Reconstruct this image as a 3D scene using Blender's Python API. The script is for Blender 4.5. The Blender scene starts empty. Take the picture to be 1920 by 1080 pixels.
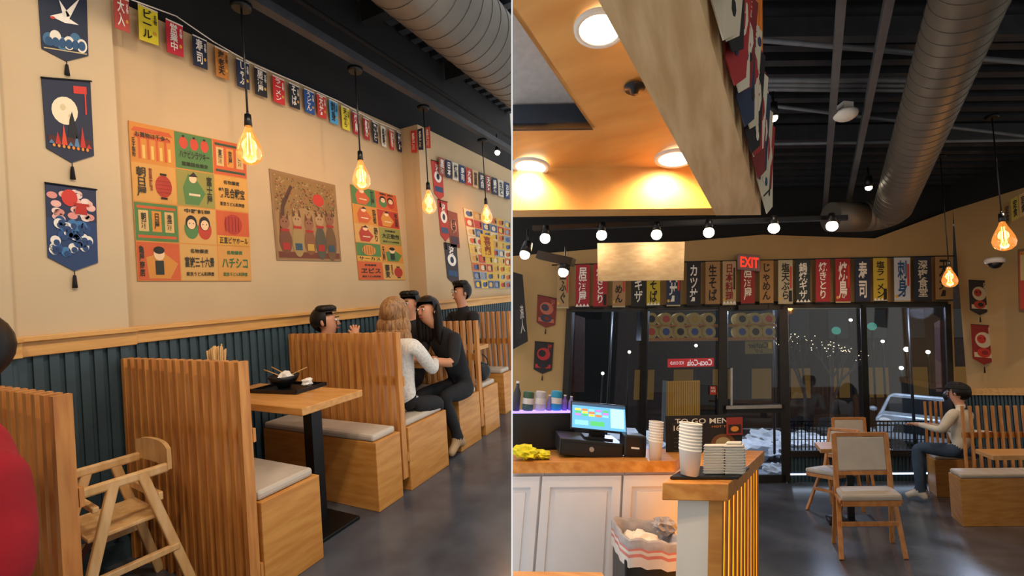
import bpy, bmesh, math, random
from mathutils import Vector, Matrix
random.seed(7)
F=820.0
V=Vector
sc=bpy.context.scene
sc.view_settings.view_transform='Standard'
# ---------------------------------------------------------------- frames of the two rooms (camera axes: x right, y down, z forward)
def nrm(v): v=V(v); v.normalize(); return v
A_=nrm((400,-22,820)); u_=V((-.06,-1,.0024)); u_=nrm(u_-A_*u_.dot(A_)); B_=A_.cross(u_)
C2W=Matrix((B_,A_,u_))
CAM=V((0,0,1.3))
def cols(a,b,c): return Matrix((a,b,c)).transposed()
class Fr:
    def __init__(s,X,Y,Z,H):
        s.M=cols(V(X),V(Y),V(Z)); s.Mi=s.M.inverted(); s.H=H
    def w(s,a,b,c): return CAM+C2W@(s.M@V((a,b,c-s.H)))
    def px(s,x,y,a=None,b=None,c=None):
        d=s.Mi@V(((x-960)/F,(y-540)/F,1))
        if a is not None: t=a/d.x
        elif b is not None: t=b/d.y
        else: t=(c-s.H)/d.z
        r=d*t; return V((r.x,r.y,r.z+s.H))
    def pw(s,x,y,**k): return s.w(*s.px(x,y,**k))
L=Fr(B_,A_,u_,1.3)
Wd=nrm((1,-.01,0)); Dd=nrm((560,190,820)); Ud=nrm((452,-4870,820))
R=Fr(Wd,Dd,Ud,1.35)
HB=cols(Wd,nrm(V((0,.226,.974))+.56*Wd),Ud)
x0_=nrm(Wd-Ud*Wd.dot(Ud)); RB=cols(x0_,Ud.cross(x0_),Ud)
camX=C2W@V((1,0,0))
class Tr:
    def __init__(s,fr,a,b,c,yaw=0,sc=1,basis=None,o=None):
        s.o=fr.w(a,b,c) if o is None else o
        s.B=C2W@((basis if basis is not None else fr.M)@Matrix.Rotation(yaw,3,'Z')); s.s=sc
    def __call__(s,v): return s.o+s.B@(V(v)*s.s)
class TA:   # coordinates of the room itself
    def __init__(s,fr,o): s.fr=fr; s.o=fr.w(*o)
    def __call__(s,v): return s.fr.w(*v)
class TW:
    def __init__(s,o): s.o=V(o)
    def __call__(s,v): return V(v)
# ---------------------------------------------------------------- materials
def lin(h):
    h=h.lstrip('#'); r=[int(h[i:i+2],16)/255 for i in (0,2,4)]
    return tuple((x/12.92 if x<=.04045 else ((x+.055)/1.055)**2.4) for x in r)
MT={}
def base(name):
    m=bpy.data.materials.new(name); m.use_nodes=True; nt=m.node_tree
    MT[name]=m; return m,nt,nt.nodes['Principled BSDF']
def mat(name,col,rough=.6,metal=0,em=None,es=0,var=.12,scale=8,stretch=(1,1,1),bump=0,col2=None,det=4,spec=None,lo=.35,hi=.65):
    m,nt,p=base(name); c=lin(col)
    tc=nt.nodes.new('ShaderNodeTexCoord'); mp=nt.nodes.new('ShaderNodeMapping'); mp.inputs['Scale'].default_value=stretch
    no=nt.nodes.new('ShaderNodeTexNoise'); no.inputs['Scale'].default_value=scale; no.inputs['Detail'].default_value=det
    rp=nt.nodes.new('ShaderNodeValToRGB')
    nt.links.new(tc.outputs['Object'],mp.inputs[0]); nt.links.new(mp.outputs[0],no.inputs['Vector']); nt.links.new(no.outputs['Fac'],rp.inputs[0])
    c2=lin(col2) if col2 else tuple(x*(1-var) for x in c)
    c1=c if col2 else tuple(min(1,x*(1+var)) for x in c)
    rp.color_ramp.elements[0].position=lo; rp.color_ramp.elements[1].position=hi
    rp.color_ramp.elements[0].color=(*c2,1); rp.color_ramp.elements[1].color=(*c1,1)
    nt.links.new(rp.outputs[0],p.inputs['Base Color'])
    p.inputs['Roughness'].default_value=rough; p.inputs['Metallic'].default_value=metal
    if spec is not None: p.inputs['Specular IOR Level'].default_value=spec
    if em: p.inputs['Emission Color'].default_value=(*lin(em),1); p.inputs['Emission Strength'].default_value=es
    if bump:
        b=nt.nodes.new('ShaderNodeBump'); b.inputs['Strength'].default_value=bump; b.inputs['Distance'].default_value=.01
        nt.links.new(no.outputs['Fac'],b.inputs['Height']); nt.links.new(b.outputs[0],p.inputs['Normal'])
    return m
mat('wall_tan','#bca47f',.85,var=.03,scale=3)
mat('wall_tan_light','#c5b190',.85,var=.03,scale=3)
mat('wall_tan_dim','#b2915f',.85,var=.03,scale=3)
mat('black_paint','#0d0e10',.8,var=.2)
mat('deck_black','#2a2d33',.55,var=.2)
mat('conduit','#5d6167',.5,metal=.3)
mat('duct_metal','#686259',.5,metal=.4,var=.08,scale=4)
mat('rail_wood','#dba860',.45,scale=6,stretch=(6,.6,6),col2='#c9924a')
mat('slat_wood','#cd8e48',.5,scale=5,stretch=(8,8,.8),col2='#b06f33')
mat('bench_wood','#cc9149',.42,scale=5,stretch=(1,1,7),col2='#ba7b36')
mat('table_wood','#cf9857',.35,scale=5,stretch=(1,7,7),col2='#bd8340')
mat('chair_wood','#c88849',.45,scale=7,stretch=(3,3,1),col2='#b17036')
mat('high_wood','#e2bd88',.42,scale=6,stretch=(5,5,1),col2='#d0a466')
mat('ply','#d9a45c',.5,scale=2.4,stretch=(1,3,1),col2='#c88f48')
mat('pine','#e2c294',.55,scale=3,stretch=(7,.7,3),col2='#c9a473',det=8)
mat('birch','#b9a27c',.6,scale=3,stretch=(.6,6,9),col2='#a88f69')
mat('butcher','#d89a4e',.35,scale=4,stretch=(1,9,5),col2='#bb772f')
mat('cushion','#bcb0a1',.5,var=.06)
mat('wains','#33474f',.5,var=.1)
mat('floor_concrete','#666a72',.2,scale=1.6,col2='#3a3d45',det=12,bump=.06,lo=.38,hi=.72)
mat('white_cab','#dcdde2',.4,var=.02)
mat('post_white','#dbd7d0',.6,var=.02)
mat('white_plastic','#dedad2',.45,var=.02)
mat('sign_grey','#8a6a64',.5)
mat('black_plastic','#101012',.35,var=.1)
mat('black_metal','#121214',.4,metal=.4)
mat('dark_frame','#2b2825',.45,metal=.3)
mat('silver','#b8b4ac',.3,metal=.9)
mat('skin','#c98e6c',.5,var=.04)
mat('hair_black','#120d0b',.45,var=.3,scale=30,stretch=(4,4,.5),spec=.3)
mat('hair_blonde','#a87d50',.5,scale=22,stretch=(4,4,.6),col2='#6d4a2a')
mat('cloth_black','#121216',.85,var=.2)
mat('cloth_white','#d3cec6',.9,scale=60,var=.12,bump=.4)
mat('cloth_red','#9c1220',.9,var=.15)
mat('cloth_beige','#d0c5b0',.9,var=.1)
mat('jeans','#34465c',.9,var=.2)
mat('shoe_tan','#a98a66',.7)
mat('shoe_black','#151517',.6)
mat('shoe_white','#cfc9bd',.6)
mat('eye_white','#e8e4de',.3); mat('eye_dark','#1a0f0a',.3); mat('lip','#9d4a44',.5)
mat('paper','#e6e2da',.8,var=.03)
mat('chop','#cfa66a',.6)
mat('yellow_cloth','#d8d022',.85,var=.15,bump=.5)
mat('bag_grey','#a3a1a6',.4,var=.15,bump=.5,scale=20)
mat('bag_pale','#d6cfc9',.5,var=.08)
mat('pink','#cc7f76',.7)
mat('snow','#aab2be',.8,scale=1.2,col2='#22262d',det=8,lo=.45,hi=.6)
mat('snow_heap','#dfe4ec',.8,var=.1)
mat('car_paint','#aeb7c0',.3,metal=.3)
mat('car_glass','#161b22',.15)
mat('night','#05070b',.9)
mat('brick','#47251d',.8,var=.3,scale=14)
mat('dark_brick','#2a1a16',.8,var=.3,scale=8)
mat('bark','#3a302a',.8)
mat('strap','#5b3428',.7)
mat('tile','#b4b1b0',.9,var=.06,scale=30); mat('strip_blue','#243040',.7)
def emis(name,col,s):
    m=bpy.data.materials.new(name); m.use_nodes=True; nt=m.node_tree; nt.nodes.clear()
    e=nt.nodes.new('ShaderNodeEmission'); e.inputs[0].default_value=(*lin(col),1); e.inputs[1].default_value=s
    o=nt.nodes.new('ShaderNodeOutputMaterial'); nt.links.new(e.outputs[0],o.inputs[0]); MT[name]=m
emis('glow_white','#fff3dc',9); emis('glow_track','#ffedcf',14); emis('glow_fil','#ffb347',30)
emis('glow_amber','#ff9a1c',2.0); emis('glow_red','#ff2a18',2.6); emis('glow_purple','#a98cff',2.2)
emis('glow_led','#cfe4ff',2.5); emis('reflection_amber','#d8963c',.4); emis('glow_teal','#6fd0b4',.5); emis('divider_glow','#ffffff',.85); emis('reflection_warm','#d9a25a',.16); emis('glow_twinkle','#ffe0b0',3)  # shelf and window glows imitate reflections; edge glow is added to the divider
def printm(name,es=0,rough=.65):
    m,nt,p=base(name); a=nt.nodes.new('ShaderNodeVertexColor'); a.layer_name='Col'
    no=nt.nodes.new('ShaderNodeTexNoise'); no.inputs['Scale'].default_value=40
    mx=nt.nodes.new('ShaderNodeMix'); mx.data_type='RGBA'; mx.blend_type='MULTIPLY'; mx.inputs[0].default_value=.12
    nt.links.new(a.outputs[0],mx.inputs[6]); nt.links.new(no.outputs['Color'],mx.inputs[7]); nt.links.new(mx.outputs[2],p.inputs['Base Color'])
    p.inputs['Roughness'].default_value=rough
    if es: nt.links.new(a.outputs[0],p.inputs['Emission Color']); p.inputs['Emission Strength'].default_value=es
printm('print'); printm('screen',1.1,.3); printm('lit',.28)  # lit: added glow imitating things reflected in the window glass
def glass(name,tint,refl,em=None,es=0):
    m=bpy.data.materials.new(name); m.use_nodes=True; nt=m.node_tree; nt.nodes.clear()
    t=nt.nodes.new('ShaderNodeBsdfTransparent'); t.inputs[0].default_value=(*tint,1)
    g=nt.nodes.new('ShaderNodeBsdfGlossy'); g.inputs['Roughness'].default_value=.03
    lw=nt.nodes.new('ShaderNodeLayerWeight'); lw.inputs[0].default_value=refl
    mx=nt.nodes.new('ShaderNodeMixShader'); nt.links.new(lw.outputs['Facing'],mx.inputs[0]); nt.links.new(t.outputs[0],mx.inputs[1]); nt.links.new(g.outputs[0],mx.inputs[2])
    o=nt.nodes.new('ShaderNodeOutputMaterial'); last=mx
    if em:
        e=nt.nodes.new('ShaderNodeEmission'); e.inputs[0].default_value=(*lin(em),1); e.inputs[1].default_value=es
        ad=nt.nodes.new('ShaderNodeAddShader'); nt.links.new(mx.outputs[0],ad.inputs[0]); nt.links.new(e.outputs[0],ad.inputs[1]); last=ad
    nt.links.new(last.outputs[0],o.inputs[0]); MT[name]=m
glass('window_glass',(.8,.85,.9),.16); glass('bulb_glass',(1,.86,.62),.35,'#ff9a3c',.45)
# ---------------------------------------------------------------- mesh builder
class MB:
    def __init__(s): s.v=[];s.f=[];s.m=[];s.c=[];s.sm=[]
    def add(s,vs,fs,mat,col=(1,1,1),smooth=False):
        o=len(s.v); s.v+= [V(v) for v in vs]
        for f in fs: s.f.append([i+o for i in f]); s.m.append(mat); s.c.append(col); s.sm.append(smooth)
        return s
    def box(s,x0,x1,y0,y1,z0,z1,mat,col=(1,1,1)):
        vs=[(x,y,z) for z in (z0,z1) for y in (y0,y1) for x in (x0,x1)]
        return s.add(vs,[(0,2,3,1),(4,5,7,6),(0,1,5,4),(2,6,7,3),(0,4,6,2),(1,3,7,5)],mat,col)
    def beam(s,p,q,w,t,mat,ref=(0,1,0),col=(1,1,1)):
        p=V(p);q=V(q);d=(q-p).normalized(); r=V(ref); a=d.cross(r).normalized()*w/2; b=d.cross(a).normalized()*t/2
        vs=[p-a-b,p+a-b,p+a+b,p-a+b,q-a-b,q+a-b,q+a+b,q-a+b]
        return s.add(vs,[(3,2,1,0),(4,5,6,7),(0,1,5,4),(1,2,6,5),(2,3,7,6),(3,0,4,7)],mat,col)
    def tube(s,p,q,r0,r1,mat,n=12,smooth=True,caps=True,col=(1,1,1)):
        p=V(p);q=V(q);d=(q-p).normalized(); a=d.orthogonal().normalized(); b=d.cross(a)
        vs=[];
        for c,r in ((p,r0),(q,r1)):
            for i in range(n):
                t=2*math.pi*i/n; vs.append(c+a*r*math.cos(t)+b*r*math.sin(t))
        fs=[(i,(i+1)%n,n+(i+1)%n,n+i) for i in range(n)]
        s.add(vs,fs,mat,col,smooth)
        if caps: s.add(vs[:n],[tuple(range(n))[::-1]],mat,col); s.add(vs[n:],[tuple(range(n))],mat,col)
        return s
    def lathe(s,prof,mat,c=(0,0,0),n=16,col=(1,1,1),smooth=True):
        c=V(c); vs=[];k=len(prof)
        for r,z in prof:
            for i in range(n):
                t=2*math.pi*i/n; vs.append(c+V((r*math.cos(t),r*math.sin(t),z)))
        fs=[(j*n+i,j*n+(i+1)%n,(j+1)*n+(i+1)%n,(j+1)*n+i) for j in range(k-1) for i in range(n)]
        return s.add(vs,fs,mat,col,smooth)
    def ell(s,c,r,mat,n=14,m=9,col=(1,1,1),keep=None,rot=None):
        c=V(c); vs=[];fs=[]
        for j in range(m+1):
            ph=math.pi*j/m
            for i in range(n):
                t=2*math.pi*i/n; p=V((r[0]*math.sin(ph)*math.cos(t),r[1]*math.sin(ph)*math.sin(t),r[2]*math.cos(ph)))
                if rot: p=rot@p
                vs.append(c+p)
        for j in range(m):
            for i in range(n):
                f=(j*n+i,(j+1)*n+i,(j+1)*n+(i+1)%n,j*n+(i+1)%n)
                if keep and not keep(sum((vs[k] for k in f),V())/4-c): continue
                fs.append(f)
        return s.add(vs,fs,mat,col,True)
    def slab(s,pts,off,mat,col=(1,1,1)):
        pts=[V(p) for p in pts]; off=V(off); n=len(pts)
        vs=pts+[p+off for p in pts]
        fs=[tuple(range(n)),tuple(range(2*n-1,n-1,-1))]+[(i,i+n,(i+1)%n+n,(i+1)%n) for i in range(n)]
        return s.add(vs,fs,mat,col)
    def make(s,name,T,parent=None,clip=None,bevel=0,label=None,cat=None,group=None,kind=None):
        o=parent.location.copy() if parent else T.o.copy()
        me=bpy.data.meshes.new(name); me.from_pydata([T(v)-o for v in s.v],[],s.f)
        names=[]
        for m in s.m:
            if m not in names: names.append(m)
        for m in names: me.materials.append(MT[m])
        at=me.color_attributes.new('Col','FLOAT_COLOR','CORNER')
        for i,p in enumerate(me.polygons):
            p.material_index=names.index(s.m[i]); p.use_smooth=s.sm[i]
            for li in p.loop_indices: at.data[li].color=(*s.c[i],1)
        bm=bmesh.new(); bm.from_mesh(me)
        if not any(x in ('print','screen','lit') for x in names):
            bmesh.ops.remove_doubles(bm,verts=bm.verts,dist=1e-6); bmesh.ops.recalc_face_normals(bm,faces=bm.faces)
        if clip:
            d=camX*(-.004 if clip=='L' else .004)
            bmesh.ops.bisect_plane(bm,geom=bm.verts[:]+bm.edges[:]+bm.faces[:],plane_co=CAM-o+d,plane_no=camX,clear_outer=clip=='L',clear_inner=clip=='R')
        bm.to_mesh(me); bm.free()
        ob=bpy.data.objects.new(name,me); sc.collection.objects.link(ob)
        if parent: ob.parent=parent
        else: ob.location=o
        if bevel:
            b=ob.modifiers.new('bevel','BEVEL'); b.width=bevel; b.segments=2; b.limit_method='ANGLE'
        tag(ob,label,cat,group,kind); return ob
def tag(ob,label=None,cat=None,group=None,kind=None):
    if label: ob['label']=label
    if cat: ob['category']=cat
    if group: ob['group']=group
    if kind: ob['kind']=kind
def empty(name,T,label,cat,group=None):
    e=bpy.data.objects.new(name,None); e.empty_display_size=.1; e.location=T.o; sc.collection.objects.link(e); tag(e,label,cat,group); return e
# ---------------------------------------------------------------- flat printed things
GL={}
def glyph(t):
    if t in GL: return GL[t]
    cu=bpy.data.curves.new('t','FONT'); cu.body=t; cu.resolution_u=2; cu.offset=.022 if ord(t[0])>300 else .012; cu.space_line=.95; cu.align_x='CENTER'
    ob=bpy.data.objects.new('t',cu); sc.collection.objects.link(ob); dg=bpy.context.evaluated_depsgraph_get()
    me=bpy.data.meshes.new_from_object(ob.evaluated_get(dg)); vs=[(v.co.x,v.co.y) for v in me.vertices]; fs=[tuple(p.vertices) for p in me.polygons]
    bpy.data.objects.remove(ob); bpy.data.curves.remove(cu); bpy.data.meshes.remove(me)
    xs=[v[0] for v in vs]; ys=[v[1] for v in vs]; a,b,c,d=min(xs),max(xs),min(ys),max(ys)
    GL[t]=([((x-a)/(b-a+1e-9),(y-c)/(d-c+1e-9)) for x,y in vs],fs); return GL[t]
class Art:
    def __init__(s,bg,basep=None): s.e=[]; s.bg=lin(bg); s.base=basep or [(0,0),(1,0),(1,1),(0,1)]
    def poly(s,p,col,l=1): s.e.append((p,[tuple(range(len(p)))],lin(col),l)); return s
    def rect(s,a,b,c,d,col,l=1): return s.poly([(a,b),(c,b),(c,d),(a,d)],col,l)
    def circ(s,x,y,rx,ry,col,l=2,n=18): return s.poly([(x+rx*math.cos(6.2832*i/n),y+ry*math.sin(6.2832*i/n)) for i in range(n)],col,l)
    def text(s,t,a,b,c,d,col,l=5,flip=False):
        v,f=glyph(t); s.e.append(([((a+(c-a)*(1-x if flip else x)),b+(d-b)*y) for x,y in v],f,lin(col),l)); return s
    def vt(s,t,a,b,c,d,col,l=5): return s.text('\n'.join(t),a,b,c,d,col,l)
PENN=[(0,.13),(.5,0),(1,.13),(1,1),(0,1)]
def art_obj(name,art,W4,label=None,cat=None,group=None,parent=None,m='print',wave=0,clip=None,thick=.004):
    TL,TR,BR,BL=[V(p) for p in W4]; n=(TR-TL).cross(TL-BL).normalized()
    cen=(TL+TR+BR+BL)/4
    if n.dot(CAM-cen)<0: n=-n
    def P(u,v,l): return (BL*(1-u)+BR*u)*(1-v)+(TL*(1-u)+TR*u)*v+n*(.003+.0009*l)
    mb=MB()
    bp=[P(u,v,0) for u,v in art.base]; mb.slab(bp,-n*thick,m,art.bg)
    for p,f,c,l in art.e: mb.add([P(u,v,l) for u,v in p],f,m,c)
    return mb.make(name,TW((BL+BR)/2 if not parent else parent.location),parent=parent,label=label,cat=cat,group=group,clip=clip)
def quadL(pts,**k): return [L.pw(x,y,**k) for x,y in pts]
KAN=['居酒屋','日本料理','焼鳥','寿司','大漁','営業中','味自慢','天丼','鍋焼','生ビール','お好焼','ラーメン','うどん','そば','たこ焼','酒','祭','天ぷら']
# ================================================================ CAMERA
cam=bpy.data.cameras.new('camera'); cam.sensor_width=36; cam.lens=F/1920*36; cam.clip_start=.02; cam.clip_end=200
co=bpy.data.objects.new('camera',cam); sc.collection.objects.link(co); sc.camera=co
m3=cols(C2W@V((1,0,0)),C2W@V((0,-1,0)),C2W@V((0,0,-1))); m4=m3.to_4x4(); m4.translation=CAM; co.matrix_world=m4
w=bpy.data.worlds.new('world'); sc.world=w; w.use_nodes=True
w.node_tree.nodes['Background'].inputs[0].default_value=(1,.94,.83,1); w.node_tree.nodes['Background'].inputs[1].default_value=.48
def light(kind,loc,power,col,parent=None,size=.1,target=None,angle=1.2,blend=.6,name='lamp_light'):
    l=bpy.data.lights.new(name,kind); l.energy=power; l.color=lin(col)
    if kind=='AREA': l.size=size
    else: l.shadow_soft_size=size
    if kind=='SPOT': l.spot_size=angle; l.spot_blend=blend
    o=bpy.data.objects.new(name,l); sc.collection.objects.link(o); loc=V(loc)
    if parent: o.parent=parent; o.location=loc-parent.location
    else: o.location=loc
    if target is not None: o.rotation_euler=(V(target)-loc).to_track_quat('-Z','Y').to_euler()
    return o
# added sheet dividing the two views; its own glow makes the white line
mb=MB()
c=[C2W@V((sx*.0016,y,z))+CAM for z in (1.0,16) for y in (-12,9) for sx in (-1,1)]
mb.add(c,[(0,1,3,2),(4,6,7,5),(0,4,5,1),(2,3,7,6),(0,2,6,4),(1,5,7,3)],'divider_glow')
mb.make('view_divider',TW(C2W@V((0,1,3))+CAM),kind='structure')
# ================================================================ LEFT ROOM SHELL
TL0=TA(L,(0,0,0))
MB().slab([(-3.3,-1.2,-.05),(1.2,-1.2,-.05),(-2.6,6.6,-.05),(-3.3,6.6,-.05)],(0,0,.05),'floor_concrete').make('floor',TL0,clip='L',kind='structure')
XW=-3.05; XP=-2.95; XF=-2.82
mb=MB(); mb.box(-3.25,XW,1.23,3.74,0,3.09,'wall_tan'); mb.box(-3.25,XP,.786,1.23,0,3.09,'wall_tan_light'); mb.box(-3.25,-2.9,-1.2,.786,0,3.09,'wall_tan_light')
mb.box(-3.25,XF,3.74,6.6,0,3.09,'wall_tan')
mb.box(-3.25,XW-.02,-1.2,6.6,3.09,4.3,'black_paint'); mb.make('wall_west',TL0,clip='L',kind='structure')
mb=MB(); mb.box(-3.3,1.5,-1.2,6.6,4.25,4.3,'black_paint')
a=-1.2
while a<6.5: mb.box(-3.05,1.5,a,a+.09,4.17,4.25,'deck_black'); a+=.2
mb.make('ceiling',TL0,clip='L',kind='structure')
mb=MB()
def ribs(x,a0,a1):
    mb.box(x-.01,x+.006,a0,a1,.1,1.12,'wains'); a=a0+.008
    while a<a1-.03: mb.box(x+.006,x+.022,a,a+.034,.1,1.12,'wains'); a+=.055
ribs(XW,1.23,3.74); ribs(XP,.786,1.23); ribs(-2.9,-1.2,.786); ribs(XF,3.74,6)
mb.make('trim_1',TL0,clip='L',kind='structure')
mb=MB()
for x,a0,a1 in ((XW,1.23,3.74),(XP,.786,1.25),(-2.9,-1.2,.8),(XF,3.72,6)):
    mb.box(x-.01,x+.035,a0,a1,1.12,1.19,'rail_wood'); mb.box(x-.01,x+.055,a0,a1,1.19,1.215,'rail_wood')
mb.make('trim_2',TL0,clip='L',bevel=.003,kind='structure')
mb=MB()
for x,a0,a1 in ((XW,1.23,3.74),(XP,.786,1.25),(-2.9,-1.2,.8),(XF,3.72,6)): mb.box(x,x+.03,a0,a1,0,.1,'wains')
mb.make('baseboard_west',TL0,clip='L',kind='structure')
def beamL(name,a0,a1,b0,b1,c0,c1,label,m='black_paint'):
    MB().box(a0,a1,b0,b1,c0,c1,m).make(name,TA(L,((a0+a1)/2,b0,c0)),clip='L',label=label,cat='ceiling beam')
for bb,x1 in ((1.9,1.4),(3.2,1.4),(4.6,.4)): beamL('ceiling_beam',-3.0,x1,bb,bb+.12,3.95,4.16,'black painted steel beam under the ceiling deck')
MB().box(-2.47,-2.4,1.0,5.3,3.09,3.15,'deck_black').make('lighting_track',TA(L,(-2.43,1,3.09)),clip='L',label='long black lighting track hung below the ceiling',cat='lighting track')
for px_,pz,m_ in ((-2.75,3.55,'black_paint'),(-2.25,3.7,'conduit')):
    MB().tube((px_,1.2,pz),(px_,6,pz),.025,.025,m_).make('ceiling_pipe',TA(L,(px_,3,pz)),clip='L',label='thin painted conduit run along the ceiling',cat='pipe')
def ductmesh(mb,p,q,r,seg=.11):
    n=int((q-p).length/seg); d=(q-p).normalized()
    for i in range(n):
        a=p.lerp(q,i/n);b=p.lerp(q,(i+1)/n)
        mb.tube(a,b,r,r,'duct_metal',32,caps=False); mb.tube(b-d*.004,b+d*.004,r+.004,r+.004,'duct_metal',32)
mb=MB(); ductmesh(mb,V((-1.8,.9,3.5)),V((-1.8,5.4,3.5)),.31,.14)
mb.make('spiral_duct',TA(L,(-1.8,3,3.5)),clip='L',label='round spiral metal air duct below the black ceiling',cat='duct')
# ---------------------------------------------------------------- left posters
def cellart(a,u0,v0,u1,v1,bg,kind,txt,fg,c2):
    a.rect(u0,v0,u1,v1,bg,1); w=u1-u0;h=v1-v0
    X=lambda t:u0+w*t
    Y=lambda t:v0+h*t
    if kind=='lantern':
        a.circ(X(.7),Y(.45),w*.2,h*.3,c2,2); a.rect(X(.62),Y(.74),X(.78),Y(.8),'#2a1a10',3); a.rect(X(.62),Y(.1),X(.78),Y(.16),'#2a1a10',3)
        for k in range(4): a.rect(X(.52),Y(.28+.1*k),X(.88),Y(.29+.1*k),'#7a1d12',3)
        a.vt(txt,X(.08),Y(.12),X(.3),Y(.9),fg); a.vt('営業旅館',X(.36),Y(.3),X(.44),Y(.9),'#7a2a16')
    elif kind=='torii':
        a.rect(X(.08),Y(.62),X(.92),Y(.72),c2,2); a.poly([(X(.02),Y(.78)),(X(.98),Y(.78)),(X(.9),Y(.9)),(X(.1),Y(.9))],c2,2)
        for k in range(4): a.rect(X(.16+.2*k),Y(.08),X(.22+.2*k),Y(.62),c2,2); a.rect(X(.25+.2*k),Y(.1),X(.31+.2*k),Y(.45),'#e2b964',3)
        a.vt('王子製粉',X(.02),Y(.1),X(.1),Y(.6),fg); a.text(txt,X(.1),Y(.64),X(.9),Y(.78),fg)
    elif kind=='text':
        a.text(txt,X(.1),Y(.36),X(.9),Y(.66),fg); a.text('東京うどん料理店',X(.12),Y(.12),X(.88),Y(.24),fg); a.text('名物蕎麦',X(.25),Y(.76),X(.75),Y(.88),fg)
    elif kind=='lanterns':
        for k in (.22,.5,.78): a.circ(X(k),Y(.72),w*.11,h*.17,c2,2); a.rect(X(k-.03),Y(.87),X(k+.03),Y(.93),'#2a1a10',3)
        a.text(txt,X(.1),Y(.3),X(.9),Y(.52),fg); a.text('営業組合東京',X(.15),Y(.08),X(.85),Y(.2),fg)
    elif kind=='figure':
        a.poly([(X(.2),Y(.05)),(X(.55),Y(.05)),(X(.75),Y(.4)),(X(.5),Y(.8)),(X(.3),Y(.9)),(X(.15),Y(.5))],c2,2); a.circ(X(.42),Y(.78),w*.1,h*.12,'#eac49a',3); a.poly([(X(.3),Y(.82)),(X(.55),Y(.84)),(X(.44),Y(.97))],'#2b2118',4)
        a.rect(X(.3),Y(.3),X(.6),Y(.36),'#d9c9a4',3); a.vt(txt,X(.78),Y(.1),X(.94),Y(.9),fg)
    elif kind=='faces':
        for k,cc in ((.32,c2),(.68,'#b23a22')):
            a.circ(X(k),Y(.4),w*.19,h*.28,cc,2); a.circ(X(k),Y(.58),w*.15,h*.2,'#1d1712',3); a.circ(X(k),Y(.53),w*.11,h*.14,'#e2bf94',4)
            a.circ(X(k-.05),Y(.55),w*.012,h*.02,'#1d1712',5); a.circ(X(k+.05),Y(.55),w*.012,h*.02,'#1d1712',5)
        a.text(txt,X(.15),Y(.84),X(.85),Y(.96),fg)
    elif kind=='ball':
        a.circ(X(.5),Y(.62),w*.28,h*.3,c2,2)
        for k in range(5): a.rect(X(.26+.1*k),Y(.4),X(.275+.1*k),Y(.84),'#6b1a10',3)
        a.rect(u0,v0,u1,Y(.28),'#cf9a3b',3); a.text(txt,X(.06),Y(.05),X(.94),Y(.24),fg)
    elif kind=='signs':
        for k in range(3): a.rect(X(.08+.3*k),Y(.25),X(.3+.3*k),Y(.8),'#d08c38' if k%2 else '#cfae70',2); a.vt(txt[k%len(txt)]+'酒屋'[k%2],X(.13+.3*k),Y(.32),X(.25+.3*k),Y(.74),fg)
        a.rect(X(.05),Y(.85),X(.95),Y(.92),c2,2); a.rect(X(.05),Y(.08),X(.95),Y(.15),c2,2)
    elif kind=='man':
        a.poly([(X(.25),Y(.05)),(X(.75),Y(.05)),(X(.95),Y(.45)),(X(.6),Y(.75)),(X(.2),Y(.6))],c2,2); a.circ(X(.5),Y(.7),w*.13,h*.17,'#e2bf94',4); a.circ(X(.5),Y(.8),w*.13,h*.1,'#1d1712',5); a.rect(X(.4),Y(.15),X(.6),Y(.52),'#232a20',4)
        a.vt(txt,X(.04),Y(.1),X(.16),Y(.9),fg)
O='#c4592a';G='#4d7a42';YE='#c98634';CR='#c99c55';RE='#ad3826';YG='#8d8a40';DK='#2b2a1c'
a=Art('#c9883a')
grid=[[(YE,'torii','お買物は千歩へ',DK,O),(G,'lanterns','ハナビシラツキー',DK,'#c0452c'),(O,'signs','東京大',DK,'#2e4a34')],
[('#cc9a4c','lantern','朝日屋',DK,RE),(YG,'figure','富士屋',DK,G),('#cf9a46','text','鶴見合戦宝',DK,RE)],
[(G,'signs','朝日造',DK,O),(CR,'faces','中野料理',DK,G),(O,'ball','正直ビヤホール',DK,RE)],
[(O,'man','亀屋商店',DK,YE),(CR,'text','富嶽三十六景',DK,O),('#cb9246','text','ハチシコ','#2f6a3a',G)]]
for r in range(4):
    for cc in range(3):
        g=grid[r][cc]; cellart(a,cc/3+.004,1-(r+1)/4+.004,(cc+1)/3-.004,1-r/4-.004,*g)
art_obj('wall_poster',a,quadL([(240,226),(460,273),(471,527),(258,527)],a=XW+.004),'large orange, green and yellow retro Japanese poster grid on tan wall','poster')
a=Art('#8f6c44'); a.rect(.03,.03,.97,.97,'#9c784a',1)
a.poly([(.03,.55),(.2,.5),(.4,.62),(.7,.6),(.97,.66),(.97,.97),(.03,.97)],'#8a6836',2)
for i in range(260): a.circ(random.uniform(.05,.95),random.uniform(.55,.95),.012,.009,random.choice(['#8a3b1f','#5d5a35','#5a3a22','#a08a5a']),3,7)
a.poly([(.05,.2),(.12,.2),(.16,.6),(.3,.85),(.26,.86),(.12,.65)],'#4c2e18',3)
a.circ(.68,.75,.09,.075,'#b8321f',4)
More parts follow.
